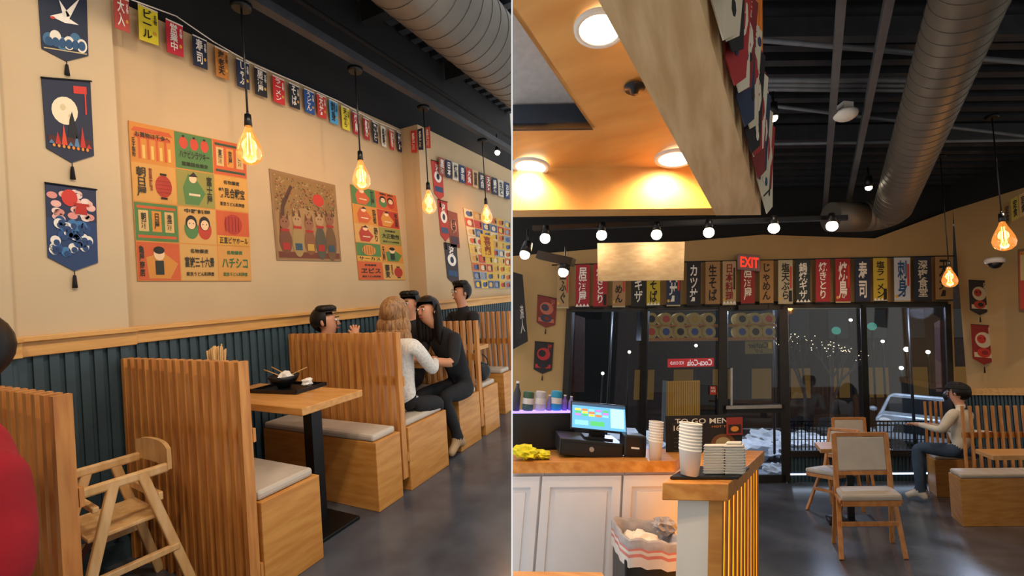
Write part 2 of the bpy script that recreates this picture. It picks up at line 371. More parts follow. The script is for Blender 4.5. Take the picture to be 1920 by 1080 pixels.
for k,(x,s,cc) in enumerate([(.14,.85,'#6c4025'),(.32,1.05,'#99804a'),(.5,.9,'#7d4f2c'),(.67,1.2,'#4f4c3a'),(.84,1.3,'#6a4d2b')]):
    a.circ(x,.22,.088,.17*s,cc,4); hy=.24+.22*s; a.circ(x,hy,.07,.075,'#a8865a' if k%2 else '#8a5a3a',5)
    a.poly([(x-.06,hy+.03),(x-.02,hy+.05),(x-.05,hy+.12)],'#5c3a1e',6); a.poly([(x+.06,hy+.03),(x+.02,hy+.05),(x+.05,hy+.12)],'#5c3a1e',6)
    a.rect(x-.06,hy-.1,x+.06,hy-.07,'#a3261a',6); a.circ(x-.02,hy+.01,.008,.01,'#1a1008',6,8); a.circ(x+.02,hy+.01,.008,.01,'#1a1008',6,8)
    a.rect(x-.05,.12,x+.05,.2,['#a3261a','#2e4a5a','#b9923a'][k%3],6)
a.rect(.03,.03,.97,.1,'#6a321c',3)
art_obj('wall_poster',a,quadL([(504,316),(628,347),(640,490),(519,488)],a=XW+.004),'brown woodblock style poster with seated cats under a tree','poster')
a=Art('#c9883a')
g2=[[(G,'figure','茶屋',DK,O),(O,'faces','東京',DK,G)],[(YE,'figure','芸者',DK,O),(RE,'figure','芝居',DK,YE)],[(CR,'figure','踊り',DK,RE),(YG,'text','大正歌劇',DK,O)],[(G,'ball','サーカス',DK,YE),(YE,'man','天狗',DK,G)],[(O,'text','ヱビス',DK,G),(CR,'lantern','蕎麦',DK,RE)]]
for r in range(5):
    for cc in range(2): cellart(a,cc/2+.004,1-(r+1)/5+.004,(cc+1)/2-.004,1-r/5-.004,*g2[r][cc])
art_obj('wall_poster',a,quadL([(656,345),(742,367),(760,525),(673,525)],a=XW+.004),'narrow orange and green retro Japanese poster grid on tan wall','poster')
a=Art('#c9aa6a')
pal=['#4a5f8a','#d2a93a','#c9642c','#d8c6a0','#8a93a0','#b9463b','#dcb84a','#d3a866','#c9924a']
for r in range(9):
    for cc in range(6):
        u=cc/6;v=r/9; a.rect(u+.004,v+.004,u+.16,v+.105,random.choice(pal),1); a.circ(u+.08,v+.05,.05,.035,random.choice(pal),2,9); a.vt(random.choice(['酒','祭','福','夢','猫']),u+.11,v+.02,u+.15,v+.09,'#27201a')
a.rect(.25,.42,.55,.72,'#dca82c',6); a.vt('喜劇',.32,.45,.48,.7,'#8a2a16',8)
art_obj('wall_poster',a,quadL([(868,389),(957,416),(957,541),(891,541)],a=XF+.004),'large blue, yellow and cream collage poster on tan wall','poster')
a=Art('#7d3a28'); a.circ(.5,.6,.3,.2,'#c9826a',2); a.rect(.1,.1,.9,.3,'#3d2a3a',2); a.vt('祭',.3,.4,.7,.8,'#2a1510')
art_obj('wall_poster',a,quadL([(838,394),(857,400),(862,465),(845,462)],a=XF+.004),'small dark red poster on tan wall','poster')
def pennant(a,W4,label,group,col='cloth_black'):
    e=art_obj('pennant_banner',a,W4,label,'banner',group)
    TL,TR,BR,BL=[V(p) for p in W4]; m=(BL+BR)/2; d=(m-(TL+TR)/2).normalized(); h=(m-(TL+TR)/2).length
    n=(TR-TL).cross(TL-BL).normalized(); n=n if n.dot(CAM-m)>0 else -n; m=m+n*.006
    MB().tube(m,m+d*h*.05,.002,.002,col,6).tube(m+d*h*.05,m+d*h*.1,.006,.008,col,8).tube(m+d*h*.1,m+d*h*.2,.008,.011,col,8).make('tassel',TW(e.location),parent=e)
    t0=TL-(TR-TL)*.02+n*.008; t1=TR+(TR-TL)*.02+n*.008
    MB().tube(t0,t1,.004,.004,col,8).make('hanging_rod',TW(e.location),parent=e)
    return e
NV='#1b2740'
a=Art(NV,PENN)
for k in range(6): a.circ(.15+.14*k,.28+.05*math.sin(k*2),.12,.1,'#e6e1d4' if k%2 else '#3f6f96',2+k%2); a.circ(.15+.14*k,.25,.08,.07,'#24507a',4)
a.poly([(.2,.62),(.5,.7),(.85,.95),(.6,.62),(.8,.55),(.5,.55)],'#f1ece2',4); a.poly([(.48,.62),(.4,.88),(.62,.66)],'#f1ece2',4); a.circ(.25,.6,.05,.02,'#c4402c',5)
a.rect(.04,.14,.96,.155,'#c9b98a',3)
pennant(a,quadL([(70,-22),(162,-8),(166,122),(79,108)],a=XP+.004),'navy pennant banner with white crane over blue waves','pennants on the pilaster')
a=Art(NV,PENN); a.circ(.42,.62,.27,.17,'#eadfc0',2); a.circ(.38,.66,.06,.04,'#d6c69c',3); a.circ(.52,.56,.04,.025,'#d6c69c',3)
a.poly([(.5,.52),(.56,.62),(.6,.52),(.7,.3),(.45,.3)],'#10131d',4); a.rect(.05,.2,.95,.3,'#4a1d1c',3)
for k in range(7): a.poly([(.05+.13*k,.2),(.11+.13*k,.2+.05+.1*(k%3)),(.17+.13*k,.2)],random.choice(['#d6492c','#e6e1d4','#4b7ea8','#b92f26']),4)
a.rect(.62,.84,.9,.93,'#c9362b',3); a.rect(.85,.6,.88,.86,'#c9362b',3)
for k in range(8): a.circ(.15+.1*k,.18,.03,.02,'#d98b2c',5)
pennant(a,quadL([(77,146),(169,153),(177,313),(88,297)],a=XP+.004),'navy pennant banner with full moon, black cat and red skyline','pennants on the pilaster')
a=Art('#1d3a66',PENN); a.rect(0,.6,1,1,'#1d2a4a',1)
for k in range(26): a.circ(random.uniform(.1,.9),random.uniform(.6,.95),.1,.04,random.choice(['#e8b3a8','#d98f86','#efd6cc']),2)
a.circ(.45,.86,.16,.1,'#c9362b',4); a.poly([(.55,.68),(.8,.68),(.78,.78),(.58,.78)],'#b3261a',5); a.rect(.52,.78,.84,.81,'#b3261a',5)
for k in range(26):
    x=random.uniform(.1,.88);y=random.uniform(.2,.58); a.circ(x,y,.1,.06,random.choice(['#e9e5da','#3a74a8','#e9e5da','#244e86']),3+k%3); a.circ(x+.02,y-.02,.06,.035,'#1d3f70',6)
pennant(a,quadL([(84,343),(179,356),(184,513),(90,503)],a=XP+.004),'pennant banner with red sun clouds above blue white waves','pennants on the pilaster')
for W,c1 in (([(808,300),(828,306),(833,377),(815,372)],'#b8352c'),([(820,374),(838,379),(843,454),(827,451)],'#a82a22'),([(832,455),(856,459),(861,535),(840,531)],'#332a30')):
    a=Art(c1,PENN); a.circ(.5,.6,.35,.15,'#e6e1d4',2); a.rect(.1,.2,.9,.34,'#24466b',2); a.circ(.5,.6,.15,.08,'#1b2740',3); a.vt('波',.3,.75,.7,.93,'#efe8da')
    pennant(a,quadL(W,a=XF+.004),'small red and white pennant banner on tan wall','pennants on the far wall')
# ---------------------------------------------------------------- bunting
fl=[(212,-12,243,62,'#b9483f','大入'),(258,6,297,86,'#e8d72e','ビール'),(310,34,344,108,'#c8263a','営業中'),(360,64,389,131,'#1c2440','寿司'),(402,86,429,151,'#b9752c','海老天'),(442,108,468,169,'#1a2747','しゃぶ'),(476,124,501,184,'#17181f','居酒屋'),(510,140,534,198,'#c92a2a','ラーメン'),(541,154,562,206,'#20232c','そば'),(569,165,590,216,'#24529a','うどん'),(593,174,612,224,'#c93a2e','天丼'),(616,185,634,235,'#4d9fd0','刺身'),(639,197,656,246,'#e3d23a','天ぷら'),(660,208,675,255,'#b02a30','焼鳥'),(680,219,693,264,'#a62a30','祭'),(697,227,709,270,'#20232c','酒'),(713,235,724,277,'#d9d4c6','鍋'),(729,242,739,282,'#c9362b','鮨'),(743,246,753,286,'#1c2440','丼')]
BX=XW+.03
for x0,y0,x1,y1,col,t in fl:
    w=x1-x0; kx=BX if x0>250 else XP+.03
    a=Art(col); fg='#14141a' if col in('#e8d72e','#e3d23a','#4d9fd0','#d9d4c6','#b9752c') else '#efe9dc'
    a.vt(t,.18,.1,.66,.92,fg); a.circ(.82,.3,.09,.06,'#d9a23a',3,10); a.vt('名物',.76,.55,.92,.85,fg)
    a.rect(0,.955,1,1,'#e6e0d4',2)
    art_obj('bunting_flag',a,quadL([(x0,y0),(x1-2,y0+.43*w),(x1,y1),(x0+3,y1-.32*w)],a=kx),'small printed Japanese cloth flag on the wall bunting','flag','bunting flags')
for i,(x0,x1,y0,dy,h,kw) in enumerate([(770,780,246,-2,40,{'b':3.72}),(783,792,243,-3,38,{'b':3.72}),(797,806,240,-3,38,{'b':3.72})]):
    a=Art(['#c9362b','#1c2440','#c9584a'][i]); a.vt('祭酒',.25,.12,.75,.9,'#efe9dc'); art_obj('bunting_flag',a,quadL([(x0,y0),(x1,y0+dy),(x1+2,y0+h),(x0+2,y0+h)],**kw),'small printed Japanese cloth flag on the wall bunting','flag','bunting flags')
x=822; i=0
while x<952:
    y0=291+(x-815)*.38; wd=11-i*.15; c=['#8f4a3a','#1c2440','#c9c4b6','#2a3a66','#b9362b','#d0a87a','#31333c'][i%7]
    a=Art(c); a.vt(KAN[i%18][:2],.2,.12,.8,.88,'#efe9dc' if c not in('#c9c4b6','#d0a87a') else '#1a1a1a')
    art_obj('bunting_flag',a,quadL([(x,y0),(x+wd,y0+.35*wd),(x+wd+1,y0+37-i*.3),(x+1,y0+34-i*.3)],a=XF+.03),'small printed Japanese cloth flag on the wall bunting','flag','bunting flags'); x+=wd+2; i+=1
mb=MB(); pts=[L.px(205,-16,a=XP+.03)]+[L.px(x,y,a=BX) for x,y in ((330,30),(400,78),(470,118),(560,156),(640,192),(700,226),(757,249))]
for p,q in zip(pts,pts[1:]): mb.tube(p,q,.004,.004,'paper',6)
mb.make('bunting_string',TA(L,pts[3]),label='thin white string of the wall bunting',cat='string')
# ---------------------------------------------------------------- pendants
PROF=[(.012,.1),(.02,.07),(.03,.04),(.048,.0),(.064,-.045),(.07,-.08),(.062,-.115),(.04,-.14),(.015,-.15),(.001,-.152)]
def pendant(fr,p,ctop,grp,sc_=1,basis=None,power=7,label='clear teardrop filament bulb hanging on a black cord'):
    T=Tr(fr,p[0],p[1],p[2],0,sc_,basis); e=empty('pendant_lamp',T,label,'pendant lamp',grp)
    top=fr.w(p[0],p[1],ctop)
    s0=T((0,0,.13))
    TWt=TW(T.o)
    MB().tube(s0,top,.006,.006,'black_plastic',8).make('cord',TWt,parent=e)
    MB().tube(T((0,0,.08)),T((0,0,.15)),.022*sc_,.018*sc_,'black_plastic',12).tube(T((0,0,.15)),T((0,0,.17)),.01,.006,'black_plastic',10).make('socket',TWt,parent=e)
    d=(s0-top).normalized(); MB().tube(top-d*.0,top+d*.03,.06,.05,'black_metal',16).make('canopy',TWt,parent=e)
    MB().lathe(PROF,'bulb_glass',n=18).make('bulb',T,parent=e)
    mb=MB()
    for k in range(4):
        t=k*1.57; mb.tube((.008*math.cos(t),.008*math.sin(t),.04),(.016*math.cos(t+.3),.016*math.sin(t+.3),-.09),.0022,.0022,'glow_fil',6)
    mb.make('filament',T,parent=e)
    light('POINT',T((0,0,-.03)),power,'#ffb978',e,.05)
for x,y,bb in ((467,262,-2.5),(677,320,-2.5),(804,372,-2.5),(912,396,-2.5)):
    p=L.px(x,y,a=bb); pendant(L,p,3.09,'pendant lamps over the booths',power=4)
def spot_fix(fr,p,tgt,power,grp,col='#ffe6c8',ang=1.9,r=.045,basis=None):
    T=Tr(fr,*p,0,1,basis); e=empty('spotlight',T,'small black ceiling spotlight with a lit bulb','spotlight',grp); d=(V(tgt)-T.o).normalized(); W=TW(T.o)
    MB().tube(T.o-d*.12,T.o+d*.01,r*.8,r,'black_metal',16).make('housing',W,parent=e)
    up=T((0,0,.25)); MB().tube(T.o-d*.06,up,.01,.01,'black_metal',8).make('stem',W,parent=e)
    MB().ell(T.o+d*.02,(r*.85,)*3,'glow_track').make('bulb',W,parent=e)
    light('SPOT',T.o+d*.08,power,col,e,.05,target=tgt,angle=ang,blend=.9)
spot_fix(L,L.px(885,14,c=3.75),L.w(-2.9,3.6,1.2),95,'ceiling spotlights')
spot_fix(L,L.px(933,284,c=3.3),L.w(-2.8,4.8,1.2),38,'ceiling spotlights')
spot_fix(L,V((-.75,.9,3.5)),L.w(-3.0,1.6,1.5),95,'ceiling spotlights')  # this spot and those just below are added out of view to brighten the room
spot_fix(L,V((-.9,2.2,3.4)),L.w(-2.9,2.5,1.1),95,'ceiling spotlights')
spot_fix(L,V((-.6,-.3,3.5)),L.w(-2.7,.7,1.0),95,'ceiling spotlights')
spot_fix(L,V((-.2,1.5,3.4)),L.w(-1.9,2.0,0.2),170,'ceiling spotlights')
# ---------------------------------------------------------------- booths
def slats(mb,x0,x1,y,z0,z1,lean=.0,th=.03,dp=.045,pitch=.07,m='slat_wood'):
    n=int((x1-x0)/pitch)
    for i in range(n+1):
        x=x0+.018+i*(x1-x0-.036)/n
        mb.beam((x,y-lean,z0),(x,y+lean*.2,z1),dp,th,m,ref=(1,0,0))
def booth(T,x0,x1,parts,label,grp='slatted booths'):
    e=empty('booth_bench',T,label,'booth bench',grp)
    for p in parts:
        if p[0]=='box':
            _,y0,y1,h=p[:4]; xb=p[4] if len(p)>4 else x1
            MB().box(x0,xb,y0,y1,.0,h,'bench_wood').make('seat_box',T,parent=e,bevel=.004,clip=CL)
            MB().box(x0+.01,xb-.02,y0+.0,y1-.02,h+.001,h+.045,'cushion').make('cushion',T,parent=e,bevel=.015,clip=CL)
        else:
            _,y,z0,h=p; mb=MB(); slats(mb,x0,x1,y,z0,h); mb.box(x0,x1,y+.024,y+.036,z0+.1,z0+.16,'slat_wood'); mb.box(x0,x1,y+.024,y+.036,h-.36,h-.3,'slat_wood'); mb.make('backrest',T,parent=e,clip=CL)
    return e
CL='L'
def TLb(a,b): return Tr(L,a,b,0)
booth(TLb(-2.2,.6),-.65,.34,[('back',0,0,1.055),('box',-.5,-.05,.42,.75)],'slatted wooden booth back beside the high chair')
booth(TLb(-2.45,1.19),-.46,.55,[('back',0,0,1.055),('box',.04,.35,.42)],'slatted wooden booth bench with cream seat pad')
booth(TLb(-2.45,1.99),-.55,.5,[('box',0,.22,.42),('back',.26,.1,1.06),('box',.3,.74,.42)],'back to back slatted booth bench with cream seat pads')
booth(TLb(-2.45,2.98),-.35,.45,[('box',0,.33,.42),('back',.37,.1,1.04),('box',.41,.68,.42)],'slatted booth bench under the far diners')
booth(TLb(-2.5,4.05),-.28,.36,[('box',0,.2,.42),('back',.24,.1,1.06)],'short slatted booth bench near the added divider')
def table(T,x0,x1,y0,y1,label,grp,px_=None,py_=None,h=.76,basew=.2,clip=None):
    e=empty('dining_table',T,label,'table',grp); px_=(x0+x1)/2 if px_ is None else px_; py_=(y0+y1)/2 if py_ is None else py_
    MB().box(x0,x1,y0,y1,h-.04,h,'table_wood').make('tabletop',T,parent=e,bevel=.004,clip=clip)
    MB().box(px_-.035,px_+.035,py_-.035,py_+.035,.02,h-.04,'black_metal').make('pedestal',T,parent=e,clip=clip)
    MB().box(px_-basew,px_+basew,py_-basew*.7,py_+basew*.7,0,.02,'black_metal').make('base_plate',T,parent=e,bevel=.004,clip=clip)
    return e
table(Tr(L,-2.4,1.7,0),-.5,.44,-.19,.22,'wooden pedestal table with leftover dishes','booth tables',px_=.2,py_=.06,basew=.19)
table(Tr(L,-2.5,2.84,0),-.35,.42,-.08,.1,'wooden pedestal table between seated diners','booth tables',basew=.1)
table(Tr(L,-2.45,3.8,0),-.25,.25,-.1,.08,'wooden pedestal table at the far booth','booth tables',basew=.1)
P=L.px(545,724,c=.78); tx,ty=P.x,P.y
T=Tr(L,tx,ty,.761,.1); e=empty('serving_tray',T,'glossy black serving tray on wooden table','tray')
mb=MB().box(-.2,.17,-.12,.12,0,.008,'black_plastic')
for q in ((-.2,.17,-.12,-.11),(-.2,.17,.11,.12),(-.2,-.19,-.12,.12),(.16,.17,-.12,.12)): mb.box(*q,.008,.022,'black_plastic')
mb.make('tray_body',T,parent=e)
T=Tr(L,tx-.06,ty,.771); e=empty('soup_bowl',T,'black ramen bowl with crumpled napkins on a tray','bowl')
MB().lathe([(.001,.005),(.035,0),(.04,.012),(.075,.04),(.092,.075),(.088,.075),(.07,.042),(.03,.02),(.001,.018)],'black_plastic',n=24).make('bowl_body',T,parent=e)
def crumple(name,T,r,m,label,cat,n=2,flat=.7):
    mb=MB(); rnd=random.Random(int(r*1000)); bm=bmesh.new(); bmesh.ops.create_icosphere(bm,subdivisions=n,radius=r)
    vs=[v.co*(rnd.uniform(.7,1.2)) for v in bm.verts]; mi=min(v.z*flat for v in vs); vs=[V((v.x,v.y,v.z*flat-mi)) for v in vs]; fs=[[v.index for v in f.verts] for f in bm.faces]; bm.free()
    return mb.add(vs,fs,m).make(name,T,label=label,cat=cat)
crumple('napkin',Tr(L,tx-.06,ty+.01,.80),.05,'paper','crumpled white paper napkin in the bowl','napkin')
crumple('napkin',Tr(L,tx+.11,ty+.03,.78),.035,'paper','crumpled white paper napkin on the tray','napkin')
T=Tr(L,tx-.1,ty,.84)
for p_,q_ in (((-.12,-.02,.04),(.06,0,-.01)),((-.1,.02,.05),(.08,.01,.0)),((.0,.03,-.02),(.19,.05,.05))):
    MB().tube(p_,q_,.004,.003,'chop',8).make('chopstick',T,label='pale wooden chopstick resting across the bowl',cat='chopstick',group='chopsticks on the bowl')
T=Tr(L,-2.82,1.6,.76); e=empty('chopstick_holder',T,'holder packed with wooden chopsticks by the wall','chopstick holder')
MB().lathe([(.001,.0),(.05,0),(.055,.13),(.05,.13),(.045,.01),(.001,.01)],'black_plastic').make('cup_body',T,parent=e)
mb=MB()
for i in range(30):
    t=random.uniform(0,6.28); r=random.uniform(0,.035); mb.tube((r*math.cos(t),r*math.sin(t),.02),(r*1.6*math.cos(t),r*1.6*math.sin(t),random.uniform(.27,.31)),.004,.004,'chop',6)
ob=mb.make('chopstick_bundle',T,parent=e); ob['kind']='stuff'
for dx,dy,nm,lb in ((.1,0,'plate','small white plate on the diners table'),(.28,.02,'phone','dark phone lying on the wooden table'),(-.05,.02,'plate','small white plate on the diners table')):
    T=Tr(L,-2.5+dx,2.84+dy,.761)
    if nm=='plate': MB().lathe([(.001,.003),(.035,0),(.06,.014),(.056,.016),(.03,.006),(.001,.006)],'paper').make(nm,T,label=lb,cat='plate')
    else: MB().box(-.04,.04,-.02,.02,0,.01,'black_plastic').make(nm,T,label=lb,cat='phone',bevel=.003)
# ---------------------------------------------------------------- high chair
T=Tr(L,-2.43,.93,0,-.1,.88); e=empty('high_chair',T,'light wooden child high chair with dark strap','high chair')
hw='high_wood'
for sx in (-1,1):
    for sy in (-1,1):
        MB().beam((sx*.24,sy*.24,0),(sx*.18,sy*.05,.70),.042,.03,hw,ref=(1,0,0)).make('leg',T,parent=e,bevel=.006)
    MB().beam((sx*.18,-.2,.69),(sx*.18,.16,.69),.03,.045,hw,ref=(0,0,1)).make('armrest',T,parent=e,bevel=.008)
    MB().beam((sx*.22,-.17,.3),(sx*.22,.17,.3),.03,.03,hw,ref=(0,0,1)).make('side_stretcher',T,parent=e,bevel=.004)
mb=MB()
N=8
for i in range(N):
    x0=-.2+.4*i/N;x1=-.2+.4*(i+1)/N; f=lambda x:.15+.02*(1-(x/.2)**2); g=lambda x:.8-.02*(abs(x)/.2)**3
    mb.add([(x0,f(x0),.68),(x1,f(x1),.68),(x1,f(x1),g(x1)),(x0,f(x0),g(x0)),(x0,f(x0)+.018,.68),(x1,f(x1)+.018,.68),(x1,f(x1)+.018,g(x1)),(x0,f(x0)+.018,g(x0))],[(0,1,2,3),(7,6,5,4),(3,2,6,7),(0,4,5,1)]+([(0,3,7,4)] if i==0 else [])+([(1,5,6,2)] if i==N-1 else []),hw)
mb.make('backrest',T,parent=e)
MB().box(-.18,.18,-.15,.13,.46,.48,hw).make('seat',T,parent=e,bevel=.005)
MB().beam((-.2,-.18,.22),(.2,-.18,.22),.07,.02,hw).make('footrest',T,parent=e,bevel=.004)
MB().beam((-.19,-.12,.6),(.19,-.12,.6),.025,.025,hw).make('front_bar',T,parent=e,bevel=.004)
MB().beam((-.19,.12,.56),(.19,.12,.56),.04,.02,hw).make('back_bar',T,parent=e,bevel=.004)
MB().beam((.0,-.16,.6),(.02,-.17,.12),.03,.004,'strap',ref=(1,0,0)).beam((-.1,.0,.485),(-.12,-.16,.2),.03,.004,'strap',ref=(1,0,0)).make('strap',T,parent=e)
# ---------------------------------------------------------------- people
EDG=[('pel','wai','top'),('wai','che','top'),('che','nb','top'),('nb','nk','skin'),('nk','jaw','skin'),('jaw','hd','skin'),('hd','tp','skin')]
for S in 'LR': EDG+=[('che','sh'+S,'top'),('sh'+S,'el'+S,'top'),('el'+S,'wr'+S,'sleeve'),('wr'+S,'ha'+S,'skin'),('pel','hi'+S,'bot'),('hi'+S,'kn'+S,'bot'),('kn'+S,'an'+S,'bot'),('an'+S,'he'+S,'shoe'),('an'+S,'to'+S,'shoe')]
BASEJ=dict(pel=(0,0,.56,.13),wai=(0,.0,.72,.115),che=(0,.0,.9,.135),nb=(0,.0,1.05,.062),nk=(0,.01,1.1,.048),jaw=(0,.035,1.155,.062),hd=(0,.02,1.215,.083),tp=(0,.0,1.275,.062),
 shL=(-.175,0,1.0,.062),elL=(-.23,.1,.77,.045),wrL=(-.14,.33,.8,.03),haL=(-.11,.4,.8,.028),shR=(.175,0,1.0,.062),elR=(.23,.1,.77,.045),wrR=(.14,.33,.8,.03),haR=(.11,.4,.8,.028),
 hiL=(-.09,.06,.54,.088),knL=(-.11,.43,.54,.062),anL=(-.11,.45,.1,.042),heL=(-.11,.41,.045,.036),toL=(-.11,.6,.035,.033),hiR=(.09,.06,.54,.088),knR=(.11,.43,.54,.062),anR=(.11,.45,.1,.042),heR=(.11,.41,.045,.036),toR=(.11,.6,.035,.033))
def person(T,label,mats,J=None,hair='short',hairm='hair_black',hy=0,lean=(0,0),clip=None,cap=None):
    j={k:list(v) for k,v in BASEJ.items()}
    if J:
        for k,v in J.items(): j[k]=list(v)+([j[k][3]] if len(v)==3 else [])
    up=['wai','che','nb','nk','jaw','hd','tp','shL','shR']
    for k in up:
        if not J or k not in J:
            t=(j[k][2]-.56); j[k][0]+=lean[0]*t; j[k][1]+=lean[1]*t
    names=list(j); names.remove('pel'); names=['pel']+names; vs=[V(j[n][:3]) for n in names]; rad=[j[n][3] for n in names]; ed=[(names.index(a),names.index(b)) for a,b,_ in EDG]; tg=[t for *_,t in EDG]
    hdir=Matrix.Rotation(hy,3,'Z'); hc=V(j['hd'][:3])
    jw=names.index('jaw'); vs[jw]=V((hc.x,hc.y,vs[jw].z))+hdir@V((0,.018,0))
    for S in 'LR':
        h=names.index('ha'+S); d=(vs[h]-vs[names.index('wr'+S)]).normalized(); s=d.cross(V((0,0,1))).normalized(); dn=V((0,0,-1))
        for k,(off,ln) in enumerate([(-.027,.06),(-.009,.07),(.009,.065),(.027,.05)]):
            b=len(vs); vs+=[vs[h]+s*off+d*.028,vs[h]+s*off*1.15+d*(.028+ln*.55)+dn*.008,vs[h]+s*off*1.2+d*(.028+ln*.85)+dn*.03]; rad+=[.0095,.009,.0075]; ed+=[(h,b),(b,b+1),(b+1,b+2)]; tg+=['skin']*3
        sg=1 if S=='L' else -1
        b=len(vs); vs+=[vs[h]+s*sg*.035-d*.005,vs[h]+s*sg*.05+d*.03+dn*.01]; rad+=[.011,.009]; ed+=[(h,b),(b,b+1)]; tg+=['skin']*2
    me=bpy.data.meshes.new('p'); me.from_pydata(vs,ed,[]); ob=bpy.data.objects.new('p',me); sc.collection.objects.link(ob)
    sk=ob.modifiers.new('s','SKIN'); sk.branch_smoothing=.6
    for i,r in enumerate(rad): me.skin_vertices[0].data[i].radius=(r,r)
    ss=ob.modifiers.new('u','SUBSURF'); ss.levels=2; ss.render_levels=2
    dg=bpy.context.evaluated_depsgraph_get(); ev=bpy.data.meshes.new_from_object(ob.evaluated_get(dg))
    bpy.data.objects.remove(ob)
    mb=MB(); V2=[v.co.copy() for v in ev.vertices]; mb.v=V2
    mm={'skin':mats.get('skin','skin'),'top':mats['top'],'sleeve':mats.get('sleeve',mats['top']),'bot':mats['bot'],'shoe':mats['shoe']}
    for p in ev.polygons:
        c=sum((V2[i] for i in p.vertices),V())/len(p.vertices); best=9;bt='top'
        for (a,b),t in zip(ed,tg):
            pa,pb=vs[a],vs[b]; ab=pb-pa; tt=max(0,min(1,(c-pa).dot(ab)/max(1e-9,ab.length_squared))); d=(c-pa-ab*tt).length-(rad[a]*(1-tt)+rad[b]*tt)
            if d<best: best=d;bt=t
        if bt=='skin' and c.z<vs[names.index('nb')].z+.015 and (c-vs[names.index('nb')]).length<.16: bt='top'
        mb.f.append(list(p.vertices)); mb.m.append(mm[bt]); mb.c.append((1,1,1)); mb.sm.append(True)
    bpy.data.meshes.remove(ev)
    e=mb.make('person',T,label=label,cat='person',clip=clip)
    H=lambda x,y,z: hc+hdir@V((x,y,z))
    for sx in (-1,1):
        MB().ell(H(sx*.03,.078,.012),(.014,.008,.009),'eye_white',8,6).ell(H(sx*.03,.085,.012),(.006,.005,.007),'eye_dark',8,6).make('eye',T,parent=e)
        MB().beam(H(sx*.014,.088,.033),H(sx*.045,.078,.033),.008,.006,'hair_black').make('eyebrow',T,parent=e)
        MB().ell(H(sx*.084,-.0,-.0),(.012,.022,.03),mm['skin'],8,6).make('ear',T,parent=e)
    MB().add([H(-.006,.08,.015),H(.006,.08,.015),H(-.015,.082,-.03),H(.015,.082,-.03),H(0,.108,-.024)],[(0,1,4),(0,4,2),(1,3,4),(2,4,3)],mm['skin'],smooth=True).make('nose',T,parent=e)
    MB().ell(H(0,.078,-.052),(.024,.01,.008),'lip',8,6).make('mouth',T,parent=e)
    mb=MB(); hr=hdir
    keep=lambda p:not((hr.inverted()@p).y>.03 and p.z<.045) and not (p.z<-.06 and (hr.inverted()@p).y>-.02)
    mb.ell(H(0,-.012,.022),(.1,.108,.105),hairm,18,12,keep=keep,rot=hdir)
    if hair=='long':
        for k in range(9):
            t=(k-4)/4; p=H(t*.085,-.05+.04*abs(t),.04); q=H(t*.12,-.1+.07*abs(t),-.27+.03*(k%2))
            mb.ell(p.lerp(q,.5),(.038,.035,.17),hairm,10,8)
    elif hair=='wavy':
        for k in range(9):
            t=(k-4)/4
            for r_ in range(3): mb.ell(H(t*(.09+.015*r_),-.05-.02*r_+.04*abs(t),-.02-.08*r_),(.04,.04,.07),hairm,10,8)
    else:
        for k in range(7):
            t=k*.9; mb.ell(H(.05*math.cos(t),.03*math.sin(t),.1),(.045,.05,.03),hairm,8,6)
    mb.make('hair',T,parent=e)
    if cap: MB().ell(H(0,-.005,.05),(.108,.115,.085),cap,16,8,keep=lambda p:p.z>-.01).beam(H(0,.08,.05),H(0,.17,.035),.14,.01,cap,ref=(0,0,1)).make('cap',T,parent=e)
    return e
BK=dict(top='cloth_black',bot='cloth_black',shoe='shoe_black')
person(Tr(L,-2.12,2.44,-.04,-.1),'blonde woman in white fuzzy sweater leaning over the table',dict(top='cloth_white',bot='cloth_black',shoe='shoe_black'),J=dict(shL=(-.15,0,1.0,.06),shR=(.15,0,1.0,.06),elR=(.15,.18,.78),wrR=(.04,.33,.82),haR=(-.02,.38,.83),elL=(-.3,.14,.8),wrL=(-.26,.32,.82),haL=(-.22,.38,.82),knL=(-.16,.3,.52),anL=(-.2,.22,.12),heL=(-.2,.17,.05),toL=(-.2,.35,.045),knR=(.08,.3,.52),anR=(-.04,.22,.12),heR=(-.04,.17,.05),toR=(-.04,.35,.045)),hair='wavy',hairm='hair_blonde',hy=.2,lean=(-.14,.08))
person(Tr(L,-2.76,2.36,-.08,-.1),'dark haired diner in black top holding food by the wall',BK,J=dict(haR=(.1,.2,1.12),wrR=(.13,.18,1.06),elR=(.24,.1,.85)),hy=-.9,hair='short')
person(Tr(L,-2.05,3.18,-.05,2.9),'woman with long dark hair in black t-shirt, leaning over table',dict(top='cloth_black',sleeve='skin',bot='cloth_black',shoe='shoe_tan'),J=dict(knL=(-.12,.36,.54),anL=(-.1,.2,.17),heL=(-.09,.15,.1),toL=(-.13,.34,.08),elL=(-.2,.3,.8),wrL=(-.02,.42,.83),haL=(.05,.46,.84),elR=(.24,.28,.8),wrR=(.2,.42,.83),haR=(.18,.46,.84)),hair='long',hy=.15,lean=(0.22,.36))
person(Tr(L,-2.62,3.22,-.0,3.0),'dark haired diner sitting across the shared table',BK,hy=.2)
person(Tr(L,-2.52,3.95,.03,2.8,1.04),'young man in black t-shirt seated at the far booth',dict(top='cloth_black',bot='cloth_black',shoe='shoe_black'),hy=-.1,clip='L',J=dict(elL=(-.27,.1,.8)))
person(Tr(L,-1.69,.36,0,math.pi),'person in a red sweater seated against the slatted booth',dict(top='cloth_red',bot='jeans',shoe='shoe_black'),J=dict(shL=(-.19,0,.97,.075),elL=(-.24,.0,.72,.062),wrL=(-.18,.2,.64,.04),haL=(-.14,.28,.64)))
mb=MB().ell((0,0,.09),(.09,.05,.09),'black_plastic')
